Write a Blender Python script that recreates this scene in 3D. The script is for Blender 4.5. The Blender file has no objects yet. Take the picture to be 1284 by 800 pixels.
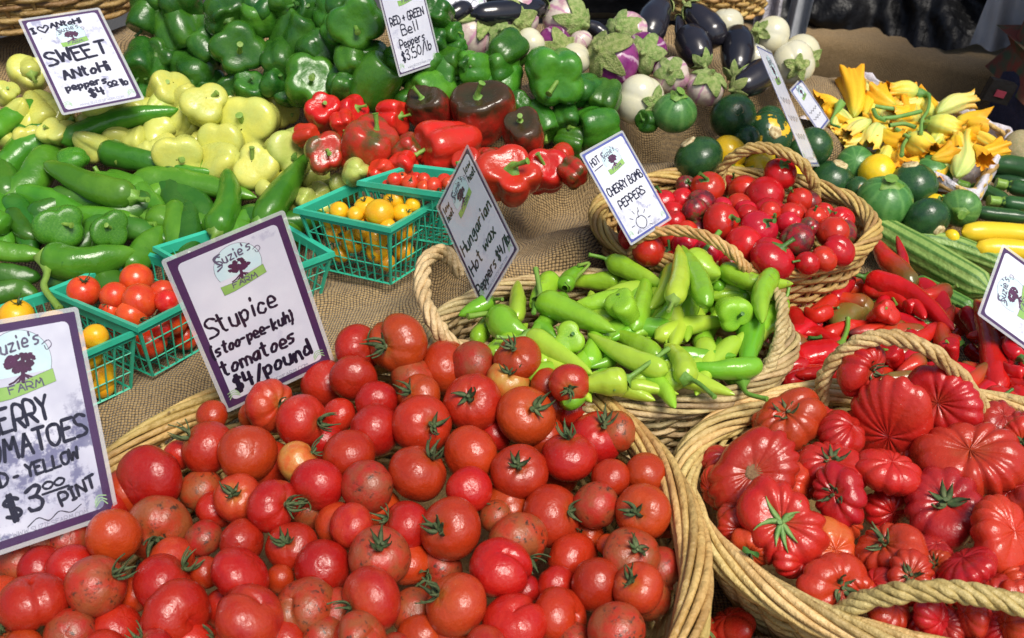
import bpy, math, random
import numpy as np
from mathutils import Vector, Matrix
random.seed(7); RNG = np.random.default_rng(7)
sc = bpy.context.scene
COL = sc.collection
# ------------------------------------------------------------------ camera, sky, sun, exposure
T = 0.75                                   # height of the stall table
CAM = np.array([0.0, 0.0, T + 0.96]); PITCH = math.radians(35.0); F = 1300.0   # focal length in photo pixels
cd = bpy.data.cameras.new('camera'); cam = bpy.data.objects.new('camera', cd); COL.objects.link(cam)
cam.location = CAM; cam.rotation_euler = (math.radians(90) - PITCH, 0, 0)
cd.sensor_width = 36; cd.lens = 36 * F / 1284; cd.clip_start = 0.02; cd.clip_end = 400
cd.dof.use_dof = True; cd.dof.focus_distance = 1.32; cd.dof.aperture_fstop = 9.0
sc.camera = cam
SUN_EL, SUN_AZ = math.radians(60), math.radians(146)      # azimuth from +Y (away from camera) towards +X
world = bpy.data.worlds.new('World'); sc.world = world; world.use_nodes = True
wn = world.node_tree; bg = wn.nodes['Background']; sky = wn.nodes.new('ShaderNodeTexSky')
sky.sky_type = 'NISHITA'; sky.sun_disc = False; sky.sun_elevation = SUN_EL; sky.sun_rotation = SUN_AZ
sky.dust_density = 3.0; sky.air_density = 1.0; sky.ozone_density = 1.0
wn.links.new(sky.outputs[0], bg.inputs[0]); bg.inputs[1].default_value = 0.105
sd = bpy.data.lights.new('sun', 'SUN'); sun = bpy.data.objects.new('sun', sd); COL.objects.link(sun)
sd.energy = 3.1; sd.angle = math.radians(24); sd.color = (1.0, 0.95, 0.86)
sdir = Vector((math.sin(SUN_AZ) * math.cos(SUN_EL), math.cos(SUN_AZ) * math.cos(SUN_EL), math.sin(SUN_EL)))
sun.rotation_euler = sdir.to_track_quat('Z', 'Y').to_euler(); sun.location = (1, 1, 5)
sc.view_settings.view_transform = 'Standard'; sc.view_settings.look = 'None'
sc.view_settings.gamma = 1; sc.view_settings.use_curve_mapping = False; sc.view_settings.exposure = 0.2
try:
    sc.cycles.max_bounces = 6; sc.cycles.transparent_max_bounces = 12; sc.cycles.use_denoising = True
except Exception: pass

# ------------------------------------------------------------------ helpers
FW = np.array([0, math.cos(PITCH), -math.sin(PITCH)]); UP = np.array([0, math.sin(PITCH), math.cos(PITCH)]); RT = np.array([1.0, 0, 0])
def ray(px, py): return RT * ((px - 642) / F) + UP * ((400 - py) / F) + FW
def at(px, py, z):                         # where the line of sight meets the level z above the table
    d = ray(px, py); t = (T + z - CAM[2]) / d[2]; return CAM + d * t
def at_wall(px, py, A, B):                 # ... meets the upright plane through A and B
    d = ray(px, py); n = np.cross(np.array(B) - np.array(A), [0, 0, 1]); t = np.dot(n, np.array(A) - CAM) / np.dot(n, d); return CAM + d * t
class Plane:                               # sloping level through three points given as (px, py, z)
    def __init__(s, a, b, c):
        P = [at(*q) for q in (a, b, c)]; s.n = np.cross(P[1] - P[0], P[2] - P[0]); s.n /= np.linalg.norm(s.n)
        if s.n[2] < 0: s.n = -s.n
        s.p = P[0]
    def hit(s, px, py, drop=0.0):
        d = ray(px, py); p = s.p - np.array([0, 0, drop]); t = np.dot(s.n, p - CAM) / np.dot(s.n, d); return CAM + d * t, t
def crs(pts, n):                           # smooth curve through points
    P = np.array(pts, float); m = len(P)
    if m == 2: return P[0] + (P[1] - P[0]) * np.linspace(0, 1, n)[:, None]
    Q = np.vstack([2 * P[0] - P[1], P, 2 * P[-1] - P[-2]]); out = []
    for u in np.linspace(0, m - 1 - 1e-9, n):
        i = int(u); f = u - i; a, b, c, d = Q[i:i + 4]
        out.append(0.5 * ((2 * b) + (c - a) * f + (2 * a - 5 * b + 4 * c - d) * f * f + (3 * b - a - 3 * c + d) * f ** 3))
    return np.array(out)
def frames(P, closed=False):
    t = np.gradient(P, axis=0)
    if closed: t = np.roll(P, -1, 0) - np.roll(P, 1, 0)
    t /= np.linalg.norm(t, axis=1)[:, None] + 1e-12
    a = np.array([0, 0, 1.0]) if abs(t[0][2]) < .9 else np.array([1.0, 0, 0]); n = np.cross(np.cross(t[0], a), t[0]); N = []
    for k in range(len(P)):
        n = n - t[k] * np.dot(n, t[k]); n /= np.linalg.norm(n) + 1e-12; N.append(n.copy())
    N = np.array(N); return t, N, np.cross(t, N)
def tube(pts, rad, ns=8, mod=None, closed=False):
    P = np.array(pts, float); n = len(P); rad = np.broadcast_to(np.array(rad, float), (n,)); t, N, B = frames(P, closed)
    ph = np.linspace(0, 2 * math.pi, ns, endpoint=False); r = rad[:, None] * np.ones(ns)[None]
    if mod is not None: r = r * mod(ph[None, :], np.linspace(0, 1, n)[:, None])
    G = P[:, None] + N[:, None] * (np.cos(ph)[None, :, None] * r[..., None]) + B[:, None] * (np.sin(ph)[None, :, None] * r[..., None])
    if closed: G = np.concatenate([G, G[:1]])
    return G
class MB:
    def __init__(s): s.v = []; s.f = []; s.uv = []; s.n = 0
    def grid(s, G, closed=True):           # rows x columns of points; closed wraps the columns
        G = np.array(G, float); nv, nu = G.shape[:2]; s.v.append(G.reshape(-1, 3)); c = nu if closed else nu - 1
        for i in range(nv - 1):
            for j in range(c):
                k = (j + 1) % nu; s.f.append((s.n + i * nu + j, s.n + i * nu + k, s.n + (i + 1) * nu + k, s.n + (i + 1) * nu + j))
                u0, u1, v0, v1 = j / c, (j + 1) / c, i / (nv - 1), (i + 1) / (nv - 1); s.uv += [(u0, v0), (u1, v0), (u1, v1), (u0, v1)]
        s.n += nv * nu; return s
    def faces(s, V, Fs):
        s.v.append(np.array(V, float)); 
        for f in Fs: s.f.append(tuple(s.n + i for i in f)); s.uv += [(0, 0)] * len(f)
        s.n += len(V); return s
    def box(s, c, d, M=None):
        x, y, z = [q / 2 for q in d]; V = np.array([(i * x, j * y, k * z) for i in (-1, 1) for j in (-1, 1) for k in (-1, 1)]) + np.array(c)
        if M is not None: V = V @ np.array(M.to_3x3()).T + np.array(M.translation)
        return s.faces(V, [(0, 1, 3, 2), (4, 6, 7, 5), (0, 4, 5, 1), (2, 3, 7, 6), (0, 2, 6, 4), (1, 5, 7, 3)])
    def mesh(s, name, mat=None, smooth=True):
        me = bpy.data.meshes.new(name); me.from_pydata(np.concatenate(s.v).tolist(), [], s.f)
        uv = me.uv_layers.new(name='UVMap'); uv.data.foreach_set('uv', np.array(s.uv, dtype=np.float32).ravel())
        me.polygons.foreach_set('use_smooth', [smooth] * len(me.polygons))
        if mat: me.materials.append(mat)
        me.update(); return me
def link(name, me, parent=None, M=None, **kw):
    o = bpy.data.objects.new(name, me); COL.objects.link(o)
    if parent is not None: o.parent = parent
    if M is not None: o.matrix_basis = M
    for k, v in kw.items():
        if v: o[k] = v
    return o
def empty(name, loc=(0, 0, 0), **kw):
    o = link(name, None, None, Matrix.Translation(Vector(loc)), **kw); o.empty_display_size = .05; return o

# ------------------------------------------------------------------ materials
def mat(name, c1, c2=None, scale=3.0, rough=0.3, rand=0.12, hue=0.012, bump=0.0, bscale=30, speck=None, speck_t=0.68, speck_s=9,
        dust=0.0, ramp=None, ramp_noise=0.15, wob=None, spec=0.5, coat=0.0, sheen=0.0, coord='Object', sss=0.0, lo=.38, hi=.62, trans=0.0, stripes=None):
    m = bpy.data.materials.new(name); m.use_nodes = True; nt = m.node_tree; N = nt.nodes; L = nt.links; b = N['Principled BSDF']
    tc = N.new('ShaderNodeTexCoord'); oi = N.new('ShaderNodeObjectInfo')
    mul = N.new('ShaderNodeMath'); mul.operation = 'MULTIPLY'; mul.inputs[1].default_value = 37.0; L.new(oi.outputs['Random'], mul.inputs[0])
    off = N.new('ShaderNodeVectorMath'); off.operation = 'ADD'; L.new(tc.outputs[coord], off.inputs[0]); L.new(mul.outputs[0], off.inputs[1])
    def noise(s, det=4, ro=.55):
        n = N.new('ShaderNodeTexNoise'); n.inputs['Scale'].default_value = s; n.inputs['Detail'].default_value = det; n.inputs['Roughness'].default_value = ro; L.new(off.outputs[0], n.inputs['Vector']); return n.outputs['Fac']
    def mapr(src, a, b_, c=0, d=1):
        r = N.new('ShaderNodeMapRange'); r.inputs[1].default_value = a; r.inputs[2].default_value = b_; r.inputs[3].default_value = c; r.inputs[4].default_value = d; L.new(src, r.inputs[0]); return r.outputs[0]
    def mix(fac, A, B):
        x = N.new('ShaderNodeMix'); x.data_type = 'RGBA'
        if isinstance(fac, float): x.inputs[0].default_value = fac
        else: L.new(fac, x.inputs[0])
        for s_, i in ((A, 6), (B, 7)):
            if isinstance(s_, tuple): x.inputs[i].default_value = (*s_[:3], 1)
            else: L.new(s_, x.inputs[i])
        return x.outputs[2]
    col = tuple(c1)
    if ramp:                                # colour that changes along the fruit (UV v), edge broken up by noise
        sx = N.new('ShaderNodeSeparateXYZ'); L.new(tc.outputs['UV'], sx.inputs[0]); nz = mapr(noise(2.2), 0, 1, -ramp_noise, ramp_noise)
        ad = N.new('ShaderNodeMath'); ad.operation = 'ADD'; L.new(sx.outputs[1], ad.inputs[0]); L.new(nz, ad.inputs[1])
        cr = N.new('ShaderNodeValToRGB'); L.new(ad.outputs[0], cr.inputs[0]); e = cr.color_ramp.elements
        while len(e) < len(ramp): e.new(.5)
        for q, (p, c) in zip(e, ramp): q.position = p; q.color = (*c, 1)
        col = cr.outputs[0]
    if c2: col = mix(mapr(noise(scale), lo, hi), col, tuple(c2))
    if stripes:                             # (count, colour, sharpness lo, hi) stripes round the fruit
        sx2 = N.new('ShaderNodeSeparateXYZ'); L.new(tc.outputs['UV'], sx2.inputs[0])
        w = N.new('ShaderNodeMath'); w.operation = 'MULTIPLY_ADD'; w.inputs[1].default_value = stripes[0] * 2 * math.pi; L.new(sx2.outputs[0], w.inputs[0]); L.new(mapr(noise(3), 0, 1, -1.2, 1.2), w.inputs[2])
        c = N.new('ShaderNodeMath'); c.operation = 'COSINE'; L.new(w.outputs[0], c.inputs[0]); col = mix(mapr(c.outputs[0], stripes[2], stripes[3]), col, stripes[1])
    if speck:
        a0 = mapr(noise(speck_s, 6, .7), speck_t - .03, speck_t + .04); mk = N.new('ShaderNodeMath'); mk.operation = 'MULTIPLY'; L.new(a0, mk.inputs[0]); L.new(mapr(noise(speck_s * .16 + .6), .46, .58), mk.inputs[1]); a = mk.outputs[0]; col = mix(a, col, tuple(speck))
    if dust:
        a = mapr(noise(48, 2, .5), .765 - dust * .03, .79); col = mix(a, col, (.75, .7, .62))
    hs = N.new('ShaderNodeHueSaturation'); L.new(mapr(oi.outputs['Random'], 0, 1, .5 - hue * .25, .5 + hue), hs.inputs['Hue'])
    ml = N.new('ShaderNodeMath'); ml.operation = 'FRACT'; L.new(mul.outputs[0], ml.inputs[0]); L.new(mapr(ml.outputs[0], 0, 1, 1 - rand, 1 + rand), hs.inputs['Value'])
    if isinstance(col, tuple): hs.inputs['Color'].default_value = (*col[:3], 1)
    else: L.new(col, hs.inputs['Color'])
    L.new(hs.outputs[0], b.inputs['Base Color'])
    L.new(mapr(noise(7), .3, .7, max(.03, rough - .08), rough + .12), b.inputs['Roughness'])
    b.inputs['Specular IOR Level'].default_value = spec; b.inputs['Coat Weight'].default_value = coat; b.inputs['Coat Roughness'].default_value = .12
    b.inputs['Sheen Weight'].default_value = sheen
    if trans: b.inputs['Transmission Weight'].default_value = trans
    if sss:
        b.inputs['Subsurface Weight'].default_value = sss; b.inputs['Subsurface Radius'].default_value = (1, .5, .2); b.inputs['Subsurface Scale'].default_value = .006
    if bump:
        bp = N.new('ShaderNodeBump'); bp.inputs['Strength'].default_value = bump; bp.inputs['Distance'].default_value = .02; L.new(noise(bscale), bp.inputs['Height']); L.new(bp.outputs[0], b.inputs['Normal'])
    return m
G_ = dict
M = {}
M['tomato'] = mat('tomato_skin', (.35, .013, .006), (.40, .020, .007), 1.3, .25, .16, .012, .12, 5, ramp=[(0, (.30, .09, .02)), (.13, (.35, .028, .011)), (.3, (.35, .013, .006)), (1, (.38, .012, .006))], ramp_noise=.12, speck=(.10, .02, .008), speck_t=.67, speck_s=17, dust=.5)
M['tomato_orange'] = mat('tomato_skin_orange', (.36, .014, .008), (.42, .034, .010), 1.2, .28, .1, .01, .12, 5, ramp=[(0, (.40, .14, .025)), (.2, (.42, .055, .012)), (.42, (.37, .016, .009)), (1, (.35, .011, .009))], ramp_noise=.15, speck=(.20, .06, .02), speck_t=.66, speck_s=14, dust=.5)
M['tomato_brown'] = mat('tomato_skin_scarred', (.38, .022, .010), (.28, .060, .020), 1.6, .32, .1, .01, .12, 9, speck=(.055, .024, .012), speck_t=.57, speck_s=5, dust=.5)
M['tomato_green'] = mat('tomato_skin_unripe', (.55, .12, .02), (.50, .26, .05), 1.2, .28, .1, .01, .1, 5, dust=.5)
M['heirloom'] = mat('heirloom_skin', (.37, .010, .010), (.44, .018, .011), 1.5, .24, .16, .012, .12, 5, dust=.6, ramp=[(0, (.34, .06, .02)), (.12, (.44, .02, .012)), (.3, (.44, .010, .012)), (1, (.48, .012, .012))], ramp_noise=.08)
M['heirloom_orange'] = mat('heirloom_skin_orange', (.60, .07, .015), (.58, .14, .03), 1.5, .24, .1, .01, .12, 5, dust=.8)
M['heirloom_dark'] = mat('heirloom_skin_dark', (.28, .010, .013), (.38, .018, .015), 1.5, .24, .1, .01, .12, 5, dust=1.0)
M['dry_green'] = mat('dried_calyx', (.045, .085, .025), (.11, .13, .05), 6, .7, .2, .02)
M['fresh_calyx'] = mat('fresh_calyx', (.12, .24, .05), (.22, .33, .09), 4, .5, .15, .02, bump=.2)
M['stem'] = mat('pepper_stem', (.14, .28, .03), (.22, .36, .06), 6, .4, .15, .02, bump=.2, bscale=60)
M['stem_dark'] = mat('dark_pepper_stem', (.045, .13, .02), (.10, .20, .03), 6, .4, .15, .02, bump=.2)
M['stem_pale'] = mat('pale_pepper_stem', (.30, .42, .07), (.24, .38, .06), 8, .4, .12, .02, bump=.2)
M['scar'] = mat('cork_scar', (.32, .20, .09), (.20, .11, .05), 20, .8, .1, .02, bump=.5, bscale=60)
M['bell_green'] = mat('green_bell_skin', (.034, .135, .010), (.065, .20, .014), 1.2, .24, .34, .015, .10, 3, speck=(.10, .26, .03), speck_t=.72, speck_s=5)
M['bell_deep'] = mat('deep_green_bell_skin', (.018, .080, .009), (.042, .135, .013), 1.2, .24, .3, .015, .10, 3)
M['bell_red'] = mat('red_bell_skin', (.60, .010, .014), (.50, .018, .012), 1.2, .17, .12, .008, .10, 3)
M['bell_red_dark'] = mat('red_bell_skin_dark_top', (.5, .01, .01), None, 1.2, .18, .06, .006, .10, 3, ramp=[(0, (.035, .03, .012)), (.30, (.06, .028, .012)), (.5, (.32, .014, .012)), (.62, (.56, .012, .012))], ramp_noise=.3)
M['bell_mottled'] = mat('red_green_bell_skin', (.42, .022, .012), (.09, .07, .018), 1.3, .19, .08, .006, .10, 3, lo=.42, hi=.62)
M['pale'] = mat('pale_yellow_pepper_skin', (.60, .58, .11), (.54, .57, .13), 1.4, .24, .07, .008, .08, 4, speck=(.6, .42, .16), speck_t=.78, speck_s=4)
M['pale_green'] = mat('pale_green_pepper_skin', (.44, .52, .10), (.54, .58, .15), 1.4, .26, .08, .01, .08, 4, speck=(.5, .3, .16), speck_t=.72, speck_s=4)
M['anaheim'] = mat('long_green_pepper_skin', (.058, .19, .012), (.105, .27, .018), 14, .22, .25, .016, .12, 40, speck=(.02, .10, .012), speck_t=.70, speck_s=22)
M['anaheim_dark'] = mat('dark_long_pepper_skin', (.030, .12, .010), (.060, .17, .015), 14, .26, .25, .015, .12, 40)
M['hungarian'] = mat('lime_wax_pepper_skin', (.30, .50, .030), (.24, .45, .024), 12, .20, .12, .014, .15, 40, ramp=[(0, (.16, .38, .02)), (.2, (.27, .48, .026)), (1, (.34, .52, .035))], ramp_noise=.1, speck=(.22, .26, .05), speck_t=.62, speck_s=60)
M['hungarian_deep'] = mat('green_wax_pepper_skin', (.14, .36, .018), (.20, .42, .025), 12, .22, .1, .012, .10, 50)
M['hungarian_yellow'] = mat('yellow_green_wax_pepper_skin', (.42, .56, .045), (.35, .52, .04), 12, .20, .08, .012, .10, 50)
M['chili'] = mat('red_long_pepper_skin', (.56, .010, .012), (.44, .008, .010), 12, .18, .14, .008, .15, 40)
M['chili_orange'] = mat('orange_red_long_pepper_skin', (.66, .05, .012), (.58, .02, .01), 10, .18, .1, .01, .15, 40)
M['chili_dark'] = mat('dark_tipped_long_pepper_skin', (.5, .01, .01), None, 12, .2, .06, .006, .15, 40, ramp=[(0, (.10, .10, .02)), (.25, (.34, .05, .015)), (.45, (.56, .02, .012)), (.8, (.5, .012, .012)), (1, (.05, .02, .02))], ramp_noise=.15)
M['chili_green'] = mat('greenish_long_pepper_skin', (.14, .15, .03), (.26, .08, .02), 16, .22, .1, .01, .15, 40)
M['cherry'] = mat('cherry_bomb_skin', (.54, .010, .022), (.42, .012, .018), 1.5, .17, .16, .010, .08, 3, speck=(.60, .16, .08), speck_t=.74, speck_s=2)
M['cherry_dark'] = mat('dark_cherry_bomb_skin', (.10, .018, .022), (.36, .014, .022), 1.4, .2, .12, .01, .08, 3, speck=(.09, .08, .025), speck_t=.5, speck_s=1.6)
M['ctom_red'] = mat('red_small_tomato_skin', (.58, .022, .012), (.64, .05, .014), 1.4, .2, .12, .01, .05, 4, dust=.6)
M['ctom_yellow'] = mat('yellow_small_tomato_skin', (.78, .42, .012), (.80, .34, .010), 1.4, .22, .08, .012, .05, 4, speck=(.30, .14, .03), speck_t=.70, speck_s=9)
M['egg_white'] = mat('white_eggplant_skin', (.64, .60, .40), (.60, .58, .44), 1.2, .2, .05, .01, .04, 3)
M['egg_pink'] = mat('pink_white_eggplant_skin', (.64, .54, .46), (.32, .09, .20), 1.1, .2, .06, .012, .05, 3, lo=.50, hi=.72, stripes=(7, (.50, .24, .36), .75, 1.0))
M['egg_purple'] = mat('purple_striped_eggplant_skin', (.12, .012, .10), (.24, .04, .18), 1.3, .16, .1, .01, .05, 3, stripes=(8, (.55, .38, .48), .80, 1.02))
M['egg_dark'] = mat('dark_eggplant_skin', (.012, .012, .017), (.018, .016, .022), 6, .17, .1, .01, .05, 8, spec=.7)
M['egg_cap'] = mat('eggplant_calyx', (.20, .29, .06), (.38, .42, .15), 5, .6, .15, .02, bump=.5, bscale=16)
M['zround'] = mat('round_zucchini_skin', (.015, .055, .018), (.028, .085, .022), 2.0, .24, .15, .012, .06, 5, speck=(.10, .17, .06), speck_t=.68, speck_s=18)
M['zround_mid'] = mat('mid_green_round_zucchini_skin', (.055, .17, .035), (.085, .22, .05), 2.0, .28, .12, .012, .06, 5, speck=(.2, .32, .10), speck_t=.62, speck_s=22, stripes=(9, (.11, .26, .06), .4, 1.0))
M['zround_patch'] = mat('patched_round_zucchini_skin', (.018, .065, .02), (.78, .46, .02), .9, .26, .05, .01, .06, 5, lo=.55, hi=.57)
M['zyellow'] = mat('yellow_round_squash_skin', (.84, .50, .012), (.82, .56, .02), 1.6, .22, .04, .008, .05, 4)
M['cut'] = mat('cut_stem_face', (.72, .60, .34), (.42, .28, .12), 6, .7, .05, .01, bump=.3, coord='Object')
M['zucchini'] = mat('dark_zucchini_skin', (.018, .06, .018), (.03, .10, .025), 20, .25, .12, .012, .06, 40, speck=(.12, .2, .08), speck_t=.66, speck_s=90, stripes=(5, (.035, .11, .03), .3, 1.0))
M['zyl'] = mat('yellow_squash_skin', (.84, .60, .03), (.80, .52, .02), 10, .25, .05, .008, .06, 40)
M['cuke'] = mat('ribbed_cucumber_skin', (.22, .36, .08), (.30, .43, .11), 22, .42, .08, .012, .25, 110, stripes=(11, (.075, .19, .030), .1, .8))
M['cuke_dark'] = mat('dark_ribbed_cucumber_skin', (.10, .24, .04), (.15, .30, .06), 22, .42, .08, .012, .25, 110, stripes=(9, (.05, .15, .025), -.2, .75))
M['melon'] = mat('netted_melon_skin', (.50, .40, .20), (.36, .34, .16), 9, .6, .05, .01, .5, 40, speck=(.62, .55, .36), speck_t=.55, speck_s=22)
M['petal'] = mat('squash_blossom_petal', (.9, .5, .03), None, 6, .5, .06, .012, .1, 30, sss=.35, ramp=[(0, (.30, .40, .06)), (.25, (.66, .66, .12)), (.55, (.85, .66, .09)), (.85, (.85, .50, .03)), (1, (.82, .28, .008))], ramp_noise=.1, stripes=(5, (.55, .62, .15), .8, 1.1))
M['petal_orange'] = mat('orange_blossom_petal', (.9, .4, .01), None, 6, .5, .06, .012, .1, 30, sss=.35, ramp=[(0, (.45, .45, .05)), (.2, (.82, .52, .03)), (.5, (.85, .47, .018)), (1, (.84, .36, .010))], ramp_noise=.1)
M['petal_pale'] = mat('pale_blossom_petal', (.9, .8, .3), None, 6, .5, .05, .012, .1, 30, sss=.35, ramp=[(0, (.36, .46, .10)), (.3, (.70, .72, .22)), (.7, (.82, .72, .20)), (1, (.84, .45, .04))], ramp_noise=.1, stripes=(5, (.45, .56, .14), .75, 1.1))
M['green_stem'] = mat('blossom_stem', (.13, .27, .05), (.2, .36, .08), 20, .5, .1, .015, bump=.2, bscale=60)
def wick(name, a, b, s=(.17, .085, .03)):
    return mat(name, a, b, 26, .48, .24, .02, .4, 90, speck=s, speck_t=.64, speck_s=34)
M['wicker'] = wick('golden_wicker', (.56, .36, .13), (.44, .25, .08))
M['wicker_yellow'] = wick('pale_yellow_wicker', (.66, .47, .20), (.54, .35, .13))
M['wicker_grey'] = wick('weathered_wicker', (.56, .41, .21), (.44, .30, .14))
M['wicker_dark'] = wick('old_brown_wicker', (.30, .16, .055), (.38, .23, .09))
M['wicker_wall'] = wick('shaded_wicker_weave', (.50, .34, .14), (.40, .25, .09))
M['green_plastic'] = mat('green_moulded_plastic', (.030, .42, .25), (.04, .47, .29), 30, .33, .04, .006, .05, 60)
M['slat_wood'] = mat('pale_crate_wood', (.58, .40, .20), (.48, .31, .14), 20, .6, .05, .01, .3, 80)
M['purple'] = mat('purple_printed_border', (.060, .022, .085), (.075, .03, .10), 20, .5, .03, .003)
M['blueborder'] = mat('faded_blue_printed_border', (.075, .085, .30), (.11, .13, .36), 20, .5, .03, .003)
M['paper'] = mat('white_sign_paper', (.76, .76, .80), (.66, .66, .72), 12, .6, .01, .002, speck=(.38, .38, .50), speck_t=.58, speck_s=30)
M['paper_dirty'] = mat('smudged_sign_paper', (.74, .74, .80), (.54, .54, .64), 11, .6, .01, .002, speck=(.20, .20, .32), speck_t=.54, speck_s=24)
M['ink'] = mat('black_marker_ink', (.012, .010, .028), None, 3, .45, .0, .0)
M['logo_sky'] = mat('logo_pale_blue', (.58, .76, .78), (.66, .82, .80), 40, .6, .0, .0)
M['logo_green'] = mat('logo_banner_green', (.26, .48, .10), (.32, .54, .13), 40, .6, .0, .0)
M['logo_tree'] = mat('logo_tree_plum', (.10, .022, .075), (.07, .02, .05), 90, .6, .0, .0)
M['logo_line'] = mat('logo_outline', (.12, .10, .16), None, 3, .6, 0, 0)
M['print_green'] = mat('faint_green_print', (.36, .58, .28), None, 3, .6, 0, 0)
M['print_grey'] = mat('small_grey_print', (.25, .25, .33), None, 3, .6, 0, 0)
M['black_bag'] = mat('black_plastic_sheet', (.006, .006, .007), (.011, .011, .012), 5, .40, .05, 0, .9, 9, spec=.25)
M['grey_bag'] = mat('grey_plastic_sheet', (.42, .44, .47), (.55, .57, .6), 6, .35, .05, 0, .3, 12)
M['white_bag'] = mat('thin_white_liner', (.72, .68, .72), (.60, .56, .60), 20, .38, .05, .01, .5, 60)
M['asphalt'] = mat('asphalt', (.045, .045, .048), (.06, .058, .056), 4, .85, 0, 0, .5, 60)
M['wood'] = mat('table_wood', (.30, .20, .11), (.22, .14, .07), 5, .6, .02, .005, .2, 30)
M['denim'] = mat('navy_cloth', (.022, .026, .06), (.035, .035, .075), 60, .9, 0, 0, .4, 200)
M['maroon'] = mat('maroon_cloth', (.16, .012, .03), (.22, .02, .04), 60, .9, 0, 0)
M['skin'] = mat('skin', (.48, .27, .18), (.52, .30, .20), 6, .5, 0, 0, sss=.1)
M['hair'] = mat('brown_hair', (.05, .025, .012), (.08, .04, .02), 40, .6, 0, 0)
M['shirt'] = mat('checked_green_shirt', (.06, .10, .05), (.24, .05, .03), 30, .9, 0, 0)
M['leaf'] = mat('green_leaf', (.05, .16, .03), (.09, .22, .04), 10, .5, .2, .02, .2, 30)

def film():                                 # clear laminating film with a soft gloss
    m = bpy.data.materials.new('clear_laminate'); m.use_nodes = True; nt = m.node_tree; N = nt.nodes; L = nt.links; N.clear()
    o = N.new('ShaderNodeOutputMaterial'); t = N.new('ShaderNodeBsdfTransparent'); g = N.new('ShaderNodeBsdfGlossy'); g.inputs['Roughness'].default_value = .14
    t.inputs[0].default_value = (.97, .98, 1, 1)
    lw = N.new('ShaderNodeLayerWeight'); lw.inputs[0].default_value = .5; pw = N.new('ShaderNodeMath'); pw.operation = 'POWER'; pw.inputs[1].default_value = 4.0; L.new(lw.outputs['Facing'], pw.inputs[0]); f = N.new('ShaderNodeMath'); f.operation = 'MULTIPLY_ADD'; f.inputs[1].default_value = .30; f.inputs[2].default_value = .045; L.new(pw.outputs[0], f.inputs[0]); x = N.new('ShaderNodeMixShader'); tc = N.new('ShaderNodeTexCoord')
    n = N.new('ShaderNodeTexNoise'); n.inputs['Scale'].default_value = 40; bp = N.new('ShaderNodeBump'); bp.inputs['Strength'].default_value = .25; bp.inputs['Distance'].default_value = .004
    L.new(tc.outputs['Object'], n.inputs[0]); L.new(n.outputs[0], bp.inputs['Height']); L.new(bp.outputs[0], g.inputs['Normal']); L.new(f.outputs[0], x.inputs[0]); L.new(t.outputs[0], x.inputs[1]); L.new(g.outputs[0], x.inputs[2]); L.new(x.outputs[0], o.inputs[0]); return m
M['film'] = film()
def film_edge():                            # the clear rim of the pouch outside the card, slightly milky
    m = bpy.data.materials.new('laminate_rim'); m.use_nodes = True; nt = m.node_tree; N = nt.nodes; L = nt.links; b = N['Principled BSDF']
    b.inputs['Base Color'].default_value = (.72, .74, .76, 1); b.inputs['Roughness'].default_value = .25; b.inputs['Alpha'].default_value = .38; return m
M['film_rim'] = film_edge()
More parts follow.
